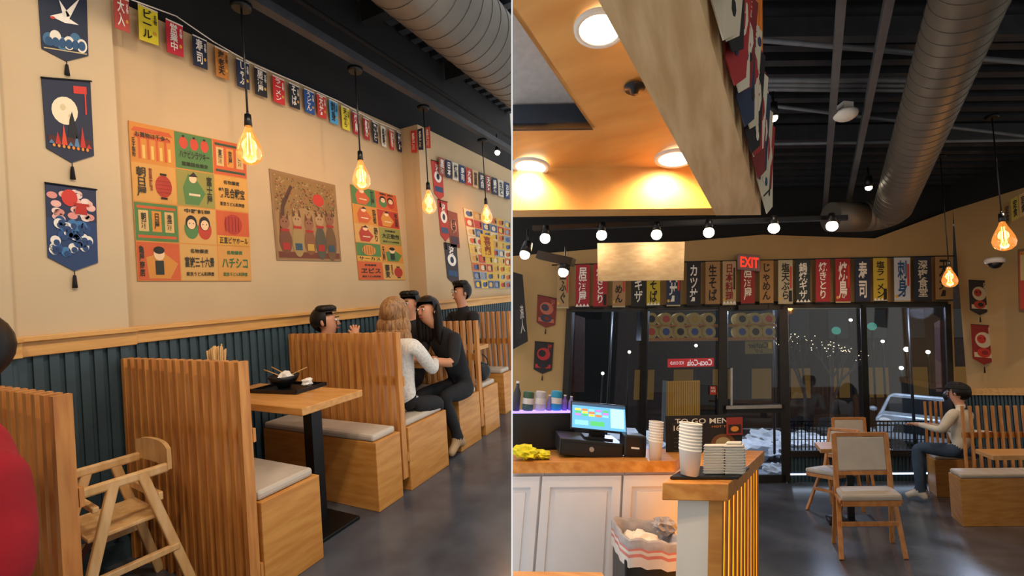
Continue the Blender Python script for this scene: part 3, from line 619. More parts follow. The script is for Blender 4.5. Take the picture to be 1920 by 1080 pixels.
for i in range(10):
    t=math.pi*i/10;t2=math.pi*(i+1)/10; mb.tube((.07*math.cos(t),0,.15+.1*math.sin(t)),(.07*math.cos(t2),0,.15+.1*math.sin(t2)),.006,.006,'black_plastic',6)
mb.make('handbag',Tr(L,-2.08,3.5,.466,.4),label='small black handbag on the booth seat',cat='bag')
# ================================================================ RIGHT ROOM SHELL
TR0=TA(R,(0,0,0)); BW=8.3
MB().slab([(-14,.2,0),(12,.2,0),(12,BW,0),(-14,BW,0)],(0,0,-.05),'floor_concrete').make('floor_east',TR0,clip='R',kind='structure')
mb=MB(); mb.box(-14,12,0,BW+1,4.75,4.8,'black_paint'); b=.3
while b<BW: mb.box(-14,12,b,b+.1,4.66,4.75,'deck_black'); b+=.24
mb.make('ceiling_east',TR0,clip='R',kind='structure')
def pr(x,y,b=BW): return R.px(x,y,b=b)
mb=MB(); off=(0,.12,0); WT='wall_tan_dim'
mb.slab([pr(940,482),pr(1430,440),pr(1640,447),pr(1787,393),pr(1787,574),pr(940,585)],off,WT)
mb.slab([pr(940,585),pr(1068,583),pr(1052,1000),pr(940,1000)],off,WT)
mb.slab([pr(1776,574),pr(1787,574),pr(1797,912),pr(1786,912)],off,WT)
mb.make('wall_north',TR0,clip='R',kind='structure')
MB().slab([pr(900,250,BW+.13),pr(1990,250,BW+.13),pr(1990,400,BW+.13),pr(1787,420,BW+.13),pr(1640,470,BW+.13),pr(940,500,BW+.13)],(0,.12,0),'black_paint').make('wall_north_upper',TR0,clip='R',kind='structure')
p0=R.px(1787,393,b=BW); p1=R.px(1990,330,c=p0.z)
def wr(t,c): return V((p0.x+(p1.x-p0.x)*t,p0.y+(p1.y-p0.y)*t,c))
MB().slab([wr(0,0),wr(1.5,0),wr(1.5,p0.z),wr(0,p0.z)],(.12,0.05,0),WT).make('wall_east',TR0,kind='structure')
MB().slab([wr(0,p0.z),wr(1.5,p0.z),wr(1.5,4.7),wr(0,4.7)],(.1,.05,0),'black_paint').make('wall_east_upper',TR0,kind='structure')
nW=V((-.03,-.015,0))
mb=MB(); mb.slab([wr(0,0)+nW,wr(1.5,0)+nW,wr(1.5,1.24)+nW,wr(0,1.24)+nW],-nW,'wains')
for i in range(46): t=i/30; mb.slab([wr(t,0.1)+nW*1.6,wr(t+.02,.1)+nW*1.6,wr(t+.02,1.24)+nW*1.6,wr(t,1.24)+nW*1.6],-nW*.6,'wains')
mb.make('trim_3',TR0,kind='structure')
MB().slab([wr(0,1.24)+nW*2.4,wr(1.5,1.24)+nW*2.4,wr(1.5,1.34)+nW*2.4,wr(0,1.34)+nW*2.4],-nW*2.4,'rail_wood').make('trim_4',TR0,kind='structure')
mb=MB()
for X0,X1 in ((1476,1786),(1058,1354)):
    mb.slab([pr(X0,852),pr(X1,850),pr(X1,912),pr(X0,914)],(0,.1,0),'wains')
    n=int((X1-X0)/7)
    for i in range(n): x=X0+i*7; mb.slab([pr(x,854,BW-.02),pr(x+4,854,BW-.02),pr(x+4,905,BW-.02),pr(x,905,BW-.02)],(0,.02,0),'wains')
mb.make('trim_5',TR0,clip='R',kind='structure')
MB().slab([pr(1480,888,BW-.03),pr(1740,886,BW-.03),pr(1740,889,BW-.03),pr(1480,891,BW-.03)],(0,.008,0),'glow_led').make('trim_6',TR0,kind='structure')
def bar(mb,p,q,w,d=.1,m='dark_frame'):
    p=V(p);q=V(q); mb.beam(p,q,w,d,m,ref=(0,1,0))
wins=[((1070,580),(1211,578),(1203,852),(1057,855)),((1211,578),(1353,575),(1352,852),(1203,852)),((1472,573),(1618,572),(1627,850),(1477,851)),((1618,572),(1776,571),(1787,849),(1627,850))]
for i,q in enumerate(wins):
    P=[pr(*x) for x in q]; mb=MB()
    for k in range(4): bar(mb,P[k],P[(k+1)%4],.09 if k!=0 else .08)
    wo=mb.make('window_%d'%(i+1),TR0,kind='structure')
    MB().slab(P,(0,.01,0),'window_glass').make('window_pane',TR0,parent=wo)
D=[(1357,575),(1469,573),(1474,903),(1355,905)]; P=[pr(x,y,BW-.02) for x,y in D]
mb=MB()
for k in range(4): bar(mb,P[k],P[(k+1)%4],.13 if k!=2 else .2,.08)
bar(mb,pr(1356,767,BW-.02),pr(1472,765,BW-.02),.12,.08)
dr=mb.make('door_1',TR0,kind='structure')
MB().slab(P,(0,.01,0),'window_glass').make('door_pane',TR0,parent=dr)
MB().beam(pr(1362,764,BW-.1),pr(1466,762,BW-.1),.05,.04,'silver').make('push_bar',TR0,parent=dr)
MB().beam(pr(1372,690,BW-.1),pr(1372,760,BW-.1),.03,.03,'silver').make('door_handle',TR0,parent=dr)
MB().beam(pr(1385,577,BW-.12),pr(1440,576,BW-.12),.07,.08,'dark_frame').make('door_closer',TR0,parent=dr)
# outside
MB().box(-14,14,BW+.2,26,-.25,-.15,'snow').make('ground_outside',TR0,clip='R',kind='structure')
MB().box(-25,30,25,25.2,-6,22,'night').make('night_backdrop',TR0,clip='R',kind='structure')  # dark backdrop added to hide the bright world and pass for night sky
for (x,y,b,rx) in ((1105,770,12,1.0),(1165,750,13.5,1.0),(1225,765,13,.9),(1318,775,12,.7),(1545,805,11,.9),(1500,800,12,.8),(1635,800,11.4,.6),(1600,760,16,.9),(1420,800,12,.7),(1440,780,14,.8),(1510,770,14,.7),(1460,840,9.6,.4)):
    p=R.px(x,y,b=b); crumple('snow_pile',Tr(R,p.x,p.y,-.16,0,1,RB),rx*.6,'snow_heap','heap of ploughed snow outside the window','snow pile',3,.5)
mb=MB(); mb.box(-8,12,22,23,-.2,6,'dark_brick')
for i in range(12):
    mb.box(-7.2+i*1.6,-6.4+i*1.6,21.95,22,1.0,2.2,'reflection_warm'); mb.box(-7.2+i*1.6,-6.4+i*1.6,21.95,22,3.4,4.6,'car_glass')  # glowing panes added to imitate the lit room reflected in the windows
mb.make('street_building',TA(R,(0,22,0)),clip='R',label='dark brick building across street, glowing panes imitating window reflections',cat='building')
p=R.px(1728,800,b=12.4); T=Tr(R,p.x,p.y,-.15,-.72,.92,RB); e=empty('car',T,'silver car parked outside in the snow','car')
pf=[(-.85,.3),(-.88,.8),(-.8,.95),(-.62,1.38),(-.5,1.47),(.5,1.47),(.62,1.38),(.8,.95),(.88,.8),(.85,.3)]
MB().slab([(x,0.5,z) for x,z in pf],(0,3.0,0),'car_paint').slab([(-.85,0,.3),(-.88,0,.8),(-.75,0,.93),(.75,0,.93),(.88,0,.8),(.85,0,.3)],(0,.6,0),'car_paint').make('car_body',T,parent=e,bevel=.05)
MB().slab([(-.7,.49,.98),(-.56,.49,1.36),(.56,.49,1.36),(.7,.49,.98)],(0,.02,0),'car_glass').make('windshield',T,parent=e)
MB().slab([(-.55,-.015,.5),(-.5,-.015,.7),(.5,-.015,.7),(.55,-.015,.5)],(0,.02,0),'car_glass').make('grille',T,parent=e)
for s in (-1,1):
    MB().ell((s*.68,-.0,.75),(.13,.04,.07),'eye_white').make('headlight',T,parent=e)
    MB().ell((s*.95,.9,1.0),(.09,.05,.07),'car_paint').make('side_mirror',T,parent=e)
    for yy in (.6,3.0): MB().tube((s*.86,yy,.33),(s*.65,yy,.33),.33,.33,'black_plastic',20).make('wheel',T,parent=e)
mb=MB(); x=1482
while x<1742: mb.beam(pr(x,790,9.3),pr(x,851,9.3),.02,.02,'black_metal'); x+=7
for y in (790,797,810,824,838): mb.beam(pr(1482,y,9.3),pr(1742,y,9.3),.025 if y<800 else .012,.02,'black_metal')
mb.make('metal_fence',TA(R,pr(1600,850,9.3)),label='black wire fence just outside the windows',cat='fence')
def tree(x,y,b,h):
    p=R.px(x,y,b=b); mb=MB(); rnd=random.Random(x); tips=[]
    def br(p0,d,l,r,dep):
        q=p0+d*l; mb.tube(p0,q,r,r*.65,'bark',6,caps=False)
        if dep:
            for _ in range(3): br(q,(d+V((rnd.uniform(-.6,.6),rnd.uniform(-.3,.3),rnd.uniform(-.1,.4)))).normalized(),l*.68,r*.6,dep-1)
        tips.append(p0.lerp(q,rnd.random()))
    T=Tr(R,p.x,p.y,-.15,0,1,RB)
    br(V((0,0,0)),V((0,0,1)),h,.08,4); e=mb.make('bare_tree',T,label='bare winter tree with tiny lights outside the window',cat='tree',group='bare trees')
    mb=MB()
    for q in tips[::2]: mb.ell(q,(.016,.016,.016),'glow_twinkle',6,4)
    o=mb.make('string_lights',T,parent=e); o['kind']='stuff'
tree(1560,780,16,1.1); tree(1510,780,18.5,1.3)
for x,y,r in ((1568,620,.13),(1635,612,.13),(1700,655,.08),(1690,690,.06),(1305,648,.05),(1180,660,.05),(1655,640,.05),(1740,660,.06),(1595,600,.05),(1130,700,.05)):
    p=R.px(x,y,b=17.5); T=Tr(R,*p,0,1,RB); g=MB().ell((0,0,0),(r,r,r),'glow_teal' if r>.1 else 'glow_white').tube((0,0,-r),(0,0,-p.z),.03,.03,'black_metal',8).make('street_lamp',T,label='street lamp with round glowing globe outside',cat='street lamp',group='street lamps')
for x,y,b in ((1150,560,11),(1450,560,11.5),(1700,560,11)):
    p=R.px(x,y,b=b); T=Tr(R,*p,0,1,RB); g=MB().box(-.15,.15,-.1,.1,0,.06,'black_metal').tube((0,0,.05),(0,0,-p.z-.15),.025,.025,'black_metal',8).make('added_snow_light',T,label='tall dark light pole added outside to brighten the snow',cat='added light',group='added snow lights')
    light('POINT',T((0,-.3,-.25)),190,'#dfe8ff',g,.2)  # lamp and pole added to brighten the snow
def barrel(x,y,b,r):  # self-glowing barrels placed outside to imitate a reflection in the panes
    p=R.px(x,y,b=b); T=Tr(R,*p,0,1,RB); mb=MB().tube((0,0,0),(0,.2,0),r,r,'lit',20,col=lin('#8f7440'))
    e=mb.make('barrel_reflection',T,label='round glowing sake barrel outside, imitating a window reflection',cat='barrel',group='imitated barrel reflections')
    col=random.choice(['#9a322a','#2c3a66','#1c1a18','#8f6c2c']); MB().tube((0,-.004,0),(0,0,0),r*.55,r*.55,'lit',16,col=lin(col)).make('lid_reflection',T,parent=e)
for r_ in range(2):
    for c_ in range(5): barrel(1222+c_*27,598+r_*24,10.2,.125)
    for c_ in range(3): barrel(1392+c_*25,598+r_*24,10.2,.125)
MB().slab([pr(1208,609,10.2),pr(1455,607,10.2),pr(1455,610,10.2),pr(1208,612,10.2)],(0,.25,0),'slat_wood').slab([pr(1208,634,10.2),pr(1455,632,10.2),pr(1455,636,10.2),pr(1208,638,10.2)],(0,.25,0),'slat_wood').make('shelf_reflection',TA(R,pr(1300,637,10.2)),label='wooden shelf of the barrels imitating a window reflection',cat='shelf')  # shelf goes with the imitated barrel reflection
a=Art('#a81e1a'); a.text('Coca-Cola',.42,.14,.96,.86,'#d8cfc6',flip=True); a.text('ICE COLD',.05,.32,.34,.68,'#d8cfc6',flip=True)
art_obj('sign_reflection',a,[R.pw(x,y,b=9.6) for x,y in ((1252,673),(1338,671),(1338,687),(1252,689))],'red glowing drinks sign outside, imitating its window reflection','sign',m='screen')  # glowing sign placed outside in place of its mirror image on the glass
MB().box(0,1,0,.3,0,1.2,'black_metal').make('cooler_reflection',Tr(R,*R.px(1248,830,b=9.75),0,.9,RB),label='dark drinks cooler outside, imitating its window reflection',cat='cooler')  # cooler put outside to stand for its reflection in the window
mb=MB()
mb.slab([pr(1250,715,9.6),pr(1312,713,9.6),pr(1312,785,9.6),pr(1250,787,9.6)],(0,.02,0),'reflection_amber')
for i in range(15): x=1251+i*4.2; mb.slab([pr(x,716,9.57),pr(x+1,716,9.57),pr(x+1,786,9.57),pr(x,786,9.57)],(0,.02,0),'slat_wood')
mb.make('slat_reflection',TA(R,pr(1280,786,9.6)),label='amber glowing slat panel outside, imitating a window reflection',cat='screen')  # glowing panel added past the glass to imitate a reflection on it
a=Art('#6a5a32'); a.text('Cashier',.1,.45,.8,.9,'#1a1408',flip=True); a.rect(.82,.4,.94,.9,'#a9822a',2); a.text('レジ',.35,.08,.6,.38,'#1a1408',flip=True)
art_obj('cashier_reflection',a,[R.pw(x,y,b=9.6) for x,y in ((1397,640),(1450,639),(1450,663),(1397,664))],'small tan cashier sign outside, imitating its door glass reflection','sign',m='lit')  # mirrored sign beyond the door, imitating a reflection with its own glow
MB().slab([pr(1068,590,8.6),pr(1078,590,8.6),pr(1076,735,8.6),pr(1064,735,8.6)],(0,.4,0),'brick').slab([pr(1762,600,8.6),pr(1779,600,8.6),pr(1783,735,8.6),pr(1766,735,8.6)],(0,.4,0),'brick').make('trim_7',TR0,kind='structure')
a=Art('#b8321f'); a.text('PULL\nHERE',.15,.3,.85,.9,'#f0e8d8'); art_obj('door_sticker',a,[R.pw(x,y,b=BW-.03) for x,y in ((1331,724),(1343,724),(1343,740),(1331,740))],'small red sticker on the window glass','sticker')
# ---------------------------------------------------------------- banners row
bn=[(1045,1067,'#a98a60','生ふぐ','#241a14'),(1080,1106,'#a3242c','居酒屋','#f2e9dc'),(1113,1139,'#a8282c','焼きとり','#f2e9dc'),(1149,1173,'#a98056','らーめん','#1c1410'),(1184,1211,'#1b1d1c','鍋ギザ','#e9e2d2'),(1213,1238,'#c0a92e','塩そば','#1c1410'),(1250,1276,'#26324e','天丼','#e9e2d2'),(1288,1314,'#201f24','カツ丼','#efe6da'),(1323,1350,'#a37a4c','生そば','#1c1410'),(1355,1380,'#b3946a','日本料理','#8a1c1c'),(1389,1415,'#98211f','居酒屋','#efe0c8'),(1424,1450,'#a87a44','じゃめん','#241410'),(1459,1486,'#b8a888','塩天ぷら','#1a1816'),(1492,1519,'#26302c','鍋焼ギザ','#ece4d6'),(1529,1556,'#a8262c','焼きとり','#f2e9dc'),(1566,1594,'#a3242a','焼鳥','#f2e9dc'),(1603,1631,'#232a44','寿司','#e9e2d2'),(1637,1663,'#c7ad37','塩ラーメン','#1c1410'),(1676,1706,'#c2c5ca','刺身','#1f4a7a'),(1713,1746,'#1f2636','深夜食堂','#d9cdb6'),(1753,1785,'#9c7848','天丼','#1c1410')]
for i,(x0,x1,c,t,fg) in enumerate(bn):
    yt=497-(x0-1045)*.022; lean=-(x0-1400)/330*4
    yb=578-(x0-1045)*.02
    a=Art(c); a.vt(t,.2,.1,.78,.93,fg); a.rect(0,.0,1,.03,'#1a1410' if i%3 else '#b9a980',2)
    if i%4==1:
        for k in range(4): a.poly([(.25*k,.03),(.25*k+.12,.1),(.25*k+.25,.03)],'#f2e9dc',3)
    if i%5==2: a.rect(.72,.05,.95,.3,'#1c1a18',3)
    if i%3==0: a.rect(.8,.35,.93,.85,'#c9382a' if fg!='#8a1c1c' else '#2a1a14',3); a.circ(.14,.12,.1,.035,'#d9a23a',3)
    b=BW-.15
    art_obj('hanging_banner',a,[R.pw(x0,yt,b=b),R.pw(x1,yt-.4,b=b),R.pw(x1-lean*.3,yb,b=b),R.pw(x0-lean*.3,yb+.4,b=b)],'tall Japanese cloth banner hung above the windows','banner','banners above the windows')
MB().beam(pr(1035,497,BW-.13),pr(1790,480,BW-.13),.02,.015,'black_metal').make('banner_rod',TA(R,pr(1400,490,BW-.13)),label='thin rod carrying the row of banners',cat='rod')
def penR(W4,c1,c2,c3,t,b=BW-.02,k=None):
    a=Art(c1,PENN); a.circ(.5,.62,.36,.2,c2,2); a.circ(.42,.64,.2,.11,c3,3); a.circ(.36,.66,.05,.025,c1,4); a.circ(.55,.66,.05,.025,c1,4); a.rect(.08,.18,.92,.3,c2,2); a.circ(.5,.3,.3,.12,c3,4); a.circ(.55,.3,.15,.06,c1,5)
    a.vt(t,.7,.72,.92,.95,c2); pennant(a,[k(x,y) if k else R.pw(x,y,b=b) for x,y in W4],'red and cream Japanese pennant banner on tan wall','pennants around the windows')
penR([(1008,553),(1044,560),(1040,617),(1006,612)],'#7d2a22','#b9674e','#2b3a4c','波')
penR([(1003,640),(1038,643),(1034,702),(1000,700)],'#1c1a1c','#b3262a','#1c1a1c','梅')
kk=lambda x,y: R.pw(x,y,b=BW-.35)
penR([(1816,525),(1853,527),(1855,592),(1819,590)],'#2a2420','#c9b690','#b33a26','猫',k=kk)
penR([(1820,608),(1864,611),(1866,686),(1824,682)],'#8e2420','#d2c3a4','#c9362b','招福',k=kk)
for i,(x,y) in enumerate(((1880,385),(1895,374),(1910,366))):
    a=Art(['#8a6a2c','#b9a23a','#c9a06a'][i]); a.vt('定食',.2,.15,.8,.9,'#2a1a14'); art_obj('bunting_flag',a,[R.pw(x+q,y+w_,b=6.9) for q,w_ in ((0,0),(13,-7),(15,35),(2,42))],'small printed cloth flag near the ceiling','flag','bunting flags')
a=Art('#6a4a2a'); a.rect(.05,.05,.95,.95,'#b33a26',1); a.rect(.1,.5,.9,.9,'#c0a46a',2); a.text('DELICIOUS',.1,.9,.95,.96,'#d9a23a')
art_obj('wall_poster',a,[R.pw(x,y,b=6.9) for x,y in ((1908,468),(1945,462),(1945,590),(1910,585))],'red and cream menu poster on the wall','poster')
a=Art('#131316'); a.rect(.2,.1,.6,.5,'#201f24',2); a.vt('浪人',.55,.15,.85,.55,'#b9b4a8',3)
art_obj('hanging_shirt',a,[R.pw(x,y,b=7.9) for x,y in ((962,510),(980,515),(990,640),(962,655))],'black printed shirt hung on the wall','shirt',clip='R')
T=Tr(R,*pr(1405,507,BW-.2),0,.92,RB); e=empty('exit_sign',T,'pale framed exit sign with glowing red letters','exit sign')
MB().box(-.19,.19,0,.06,0,.28,'sign_grey').make('sign_housing',T,parent=e,bevel=.01)
v,f=glyph('EXIT'); MB().add([(-.155+.31*x,-.006,.05+.18*y) for x,y in v],f,'glow_red').make('lettering',T,parent=e)
p=[R.px(x,y,b=5.6) for x,y in ((1120,456),(1283,453),(1281,525),(1121,527))]
e=MB().slab(p,(0,.02,0),'birch').make('hanging_board',TA(R,(p[2]+p[3])/2),label='blank light birch board hung from the track',cat='board')
tp=[R.px(x,y,b=5.5) for x,y in ((1000,428),(1590,408))]
MB().beam(tp[0],tp[1],.05,.05,'black_metal').make('lighting_track',TA(R,tp[0]),clip='R',label='black lighting track carrying round lit bulbs',cat='lighting track')
for x,y in ((1022,447),(1128,441),(1231,440),(1329,436),(1451,428),(1560,424)):
    p=R.px(x,y,b=5.4); T=Tr(R,*p,0,1,RB); e=empty('track_light',T,'round glowing bulb under the black track','track light','track lights')
    MB().tube((0,0,.04),(0,0,.14),.045,.03,'black_metal',12).make('socket',T,parent=e); MB().ell((0,0,0),(.055,.055,.055),'glow_track').make('bulb',T,parent=e)
    light('POINT',T((0,.0,-.12)),4,'#ffd9ae',e,.06)
for x,y,b in ((985,474,5.2),(1057,507,5.2)):
    p=R.px(x,y,b=b); spot_fix(R,tuple(p),R.w(p.x,p.y-1,0),25,'track spots',r=.06,basis=RB)
p=R.px(1010,478,b=5.2); q=R.px(1075,492,b=5.2); MB().beam(p,q,.08,.08,'black_metal').make('lighting_track',TA(R,p),label='short black track holding two spotlights',cat='lighting track')
for b in (2.2,4.2,6.2):
    MB().box(-12,10,b,b+.1,4.45,4.65,'deck_black').make('ceiling_beam',TA(R,(1,b,4.5)),clip='R',label='black steel joist under the ceiling deck',cat='ceiling beam')
for (x0,y0,x1,y1,c,r,m) in ((1418,195,1920,255,4.3,.02,'conduit'),(1425,75,1960,120,4.3,.025,'conduit'),(1430,270,1960,262,4.2,.02,'conduit'),(1425,150,1720,150,4.35,.03,'conduit'),(1425,158,1720,159,4.35,.03,'conduit'),(1425,166,1720,168,4.35,.03,'conduit')):
    p=R.px(x0,y0,c=c); q=R.px(x1,y1,c=c); MB().tube(p,q,r,r,m,10).make('ceiling_pipe',TA(R,p),label='grey electrical conduit under the ceiling',cat='pipe')
for ax in (.25,.6):
    MB().box(ax,ax+.07,1,BW,4.1,4.18,'conduit').make('ceiling_strut',TA(R,(ax,1,4.1)),clip='R',label='grey metal strut under the ceiling',cat='strut')
cc_=R.px(1815,0,c=3.95); far=R.px(1674,390,b=7.0); mbp=cc_+(cc_-far)*.5
mb=MB(); p=R.w(*mbp); q=R.w(*far); d=(q-p).normalized(); rr=.215; ductmesh(mb,p,q,rr,.13)
wl=C2W@(-Wd); prev=q; dirs=[d,nrm(d+wl*.35),nrm(d+wl*.9),nrm(d*.5+wl),nrm(d*.2+wl)]
for k_ in range(1,5):
    nx=prev+nrm(dirs[k_])*.11; mb.tube(prev,nx,rr,rr,'duct_metal',32); mb.ell(nx,(rr,rr,rr),'duct_metal',24,12); prev=nx
mb.tube(prev,prev+wl*.45,rr,rr,'duct_metal',32)
mb.make('spiral_duct',TW(q),label='big round spiral metal air duct under the ceiling',cat='duct')
p=R.px(1585,215,c=4.1); T=Tr(R,*p,0,1,RB); MB().lathe([(.001,-.05),(.07,-.045),(.1,-.02),(.11,0),(.11,.02),(.001,.02)],'white_plastic').box(-.05,.05,-.05,.05,.02,.12,'white_plastic').make('smoke_detector',T,label='white round smoke detector hung from the ceiling',cat='smoke detector')
p=R.px(1866,493,b=7.2); T=Tr(R,*p,0,1,RB); e=empty('security_camera',T,'white dome security camera on the wall','camera'); MB().lathe([(.001,.06),(.1,.06),(.11,.03),(.1,0),(.08,-.01)],'white_plastic').make('camera_housing',T,parent=e); MB().ell((0,0,-.01),(.07,.07,.07),'black_plastic').make('dome',T,parent=e)
p=R.px(1881,435,b=5.2); pendant(R,p,4.2,'pendant lamps by the window',1.3,RB,10)
p=R.px(1780,514,b=6.4); pendant(R,p,4.3,'pendant lamps by the window',1.1,RB,7)
# ---------------------------------------------------------------- soffit
CS=2.6
e0=R.px(1335,391,c=2.35); e1=R.px(1427,404,c=2.35); b0=e0.y; x1=e1.x
SO=empty('ceiling_soffit',TA(R,(e0.x,b0,2.35)),'plywood soffit with pine beam hung over the counter','soffit')
TSR=TR0
pts=[R.px(x,y,c=CS) for x,y in ((955,15),(955,-200),(1014,-200),(1302,322),(955,326),(955,242),(1110,240))]
MB().slab(pts,(0,0,.03),'ply').make('plywood_panel',TSR,parent=SO,clip='R')
pts=[R.px(x,y,c=2.74) for x,y in ((940,-300),(1160,-300),(1190,280),(940,280))]
MB().slab(pts,(0,0,.02),'tile').make('acoustic_tile',TSR,parent=SO,clip='R')
q0=R.px(955,242,c=CS);q1=R.px(1110,240,c=CS);q2=R.px(955,15,c=CS); hh=V((0,0,.13))
MB().slab([q0,q1,q1+hh,q0+hh],(0,.02,0),'strip_blue').slab([q1,q2,q2+hh,q1+hh],(.02,0,0),'ply').make('recess_rim',TSR,parent=SO,clip='R')
MB().box(-6,x1-.01,b0,b0+.12,2.352,2.95,'ply').make('fascia',TSR,parent=SO,clip='R')
MB().box(e0.x,x1,.2,b0+.12,2.35,2.9,'pine').make('edge_beam',TSR,parent=SO,clip='R')
MB().box(x1+.001,x1+.006,.25,b0+.12,2.9,4.1,'glow_amber').make('light_panel',TSR,parent=SO)
mb=MB(); b=.3
while b<b0+.1: mb.box(x1+.007,x1+.014,b,b+.05,2.9,4.1,'slat_wood'); b+=.09
mb.make('slat_screen',TSR,parent=SO)
for x,y in ((1125,52),(995,311),(1265,296)):
    p=R.px(x,y,c=CS-.01); T=Tr(R,*p,0,1,RB); e=empty('recessed_downlight',T,'round recessed downlight glowing in plywood soffit','downlight','soffit downlights')
    s=.85 if y<100 else 1
    MB().tube((0,0,.0),(0,0,-.006),.085*s,.085*s,'glow_white',28).make('lens',T,parent=e)
    MB().lathe([(.085*s,.0),(.085*s,-.012),(.105*s,-.012),(.108*s,0)],'white_plastic',n=28).make('trim_ring',T,parent=e)
    light('SPOT',T((0,0,-.03)),50,'#ffcf9a',e,.06,target=T((0,.25,-1)),angle=2.6,blend=.6)
p=R.px(1190,164,c=CS-.01); T=Tr(R,*p,0,1,RB); MB().lathe([(.001,-.03),(.015,-.03),(.02,-.01),(.04,-.01),(.045,0)],'black_metal').make('sprinkler_head',T,label='small dark sprinkler head in the plywood',cat='sprinkler')
i=0; b=.8
while b<b0+.06:
    c=['#cfc4ae','#16161a','#a3262a','#d8d0bd','#7c1f22','#20304f','#cfc4ae'][i%7]; a=Art(c,PENN); W_='#d8cdb8'
    c2='#a3262a' if c in('#cfc4ae','#d8d0bd') else W_
    a.circ(.5,.55,.4,.2,c2,2,10); a.circ(.45,.58,.25,.12,'#16161a' if i%2 else W_,3,9); a.vt('祭鬼酒龍福'[i%5],.25,.45,.75,.7,'#a3262a' if i%2 else '#16161a',5); a.vt('大漁',.3,.76,.7,.96,'#16161a' if c2=='#a3262a' else W_)
    for k in range(6): a.circ(random.uniform(.1,.9),random.uniform(.15,.9),.1,.05,random.choice(['#16161a','#a3262a',W_,'#2c3f66']),2,7)
    top=2.93-.05*(i%2); bt=2.32+.04*(i%3); wv=.05*(i%2)
    art_obj('fabric_flag',a,[R.w(x1+.016,b+.0,top),R.w(x1+.075+wv*.3,b+.06+wv,top-.02),R.w(x1+.065,b+.1-wv,bt),R.w(x1+.01,b-.02,bt+.03)],'printed cloth flag bunched along the soffit edge','flag','flags draped on the soffit'); b+=.085; i+=1
# ---------------------------------------------------------------- counter
HC=.95
def pc(x,y,c=HC): return R.px(x,y,c=c)
f0=pc(1100,866).y; bk=pc(1240,846).y
MB().box(-6,pc(1262,866).x,f0,bk+.15,HC-.06,HC,'butcher').make('counter_worktop',TA(R,(0,f0,HC)),clip='R',label='butcher block worktop of the service counter',cat='worktop')
HP=.97
k=[R.px(x,y,c=HP) for x,y in ((1242,905),(1366,907),(1433,845),(1325,842))]
MB().slab(k,(0,0,-.07),'butcher').make('peninsula_worktop',TA(R,k[0]),bevel=.004,label='thick butcher block ledge at the counter end',cat='worktop')
kb=[V(q) for q in k]; kb[0]=k[0]+V((.06,.03,0)); kb[1]=k[1]+V((-.03,.03,0)); kb[2]=k[2]+V((-.03,-.02,0)); kb[3]=k[3]+V((.0,-.02,0))
def low(q,c): return V((q.x,q.y,c))
w1=kb[0].lerp(kb[1],.7)
CO=empty('service_counter',TA(R,low(kb[1],0)),'counter end base with white post and amber lit slats','counter')
MB().slab([low(kb[0],0),low(w1,0),low(w1,HP-.07),low(kb[0],HP-.07)],(0,.12,0),'post_white').make('white_post',TR0,parent=CO)
MB().slab([low(w1,0),low(kb[1],0),low(kb[1],HP-.07),low(w1,HP-.07)],(0,.05,0),'bench_wood').make('corner_post',TR0,parent=CO)
g1=low(kb[1],0)+V((-.012,.06,0)); g2_=low(kb[2],0)+V((-.012,0,0)); hz=V((0,0,HP-.07))
MB().slab([g1,g2_,g2_+hz,g1+hz],(-.02,0,0),'glow_amber').make('light_panel',TR0,parent=CO)
n=10
for i in range(n):
    t=(i+.6)/n; q=g1.lerp(g2_,t); MB().box(q.x+.001,q.x+.008,q.y,q.y+.06,0,HP-.07,'slat_wood').make('slat',TR0,parent=CO)
def cabinet(x0,x1,grp,knob):
    a0=R.px(x0,900,b=f0+.03).x; a1=R.px(x1,900,b=f0+.03).x
    T=TA(R,(a0,f0+.03,0)); e=MB().box(a0,a1,f0+.05,bk+.1,.08,HC-.062,'white_cab').make('cabinet',T,label='white shaker cabinet under the counter',cat='cabinet',group=grp,clip='R')
    d=MB(); y=f0+.03
    d.box(a0+.006,a1-.006,y,y+.018,.1,HC-.08,'white_cab'); fw=.055
    for bx in ((a0+.006,a0+fw,.1,HC-.08),(a1-fw,a1-.006,.1,HC-.08),(a0+fw,a1-fw,.1,.16),(a0+fw,a1-fw,HC-.14,HC-.08)): d.box(bx[0],bx[1],y-.016,y,bx[2],bx[3],'white_cab')
    d.box(a0+fw+.03,a1-fw-.03,y-.012,y,.19,HC-.17,'white_cab')
    dd=d.make('cabinet_door',T,parent=e,clip='R',bevel=.004)
    if knob is not None:
        kx=a1-.03 if knob else a0+.03; MB().tube((kx,y-.014,HC-.13),(kx,y-.035,HC-.13),.006,.006,'silver',8).ell((kx,y-.04,HC-.13),(.016,.01,.016),'silver').make('knob',T,parent=dd)
cabinet(880,1016,'counter cabinets',None); cabinet(1017,1168,'counter cabinets',True); cabinet(1169,1315,'counter cabinets',False)
def onC(x,y,c=HC): return R.px(x,y,c=c)
def pmz(T): return (C2W.transposed()@(T.o-CAM)).z/F
p=onC(1108,858); T=Tr(R,*p,0,1,RB); pm=pmz(T)
e=empty('cash_drawer',T,'black metal cash drawer on the counter','cash drawer'); wd=60*pm
MB().box(-wd,wd,0,.32,0,30*pm,'black_plastic').make('drawer_body',T,parent=e,bevel=.005)
MB().box(-wd+.01,wd-.01,-.006,0,.008,24*pm,'black_plastic').tube((0,-.012,.05),(0,0,.05),.015,.015,'silver',14).make('drawer_front',T,parent=e)
zt=30*pm+.001
T2=Tr(R,p.x,p.y+.1,HC+zt+.0,0,1,RB); e=empty('pos_terminal',T2,'touchscreen register terminal with lit blue screen','register')
sw=55*pm; sh=52*pm
MB().box(-.09,.09,-.02,.14,0,.012,'black_plastic').beam((0,.06,.01),(0,.05,.09),.1,.03,'black_plastic').make('stand',T2,parent=e)
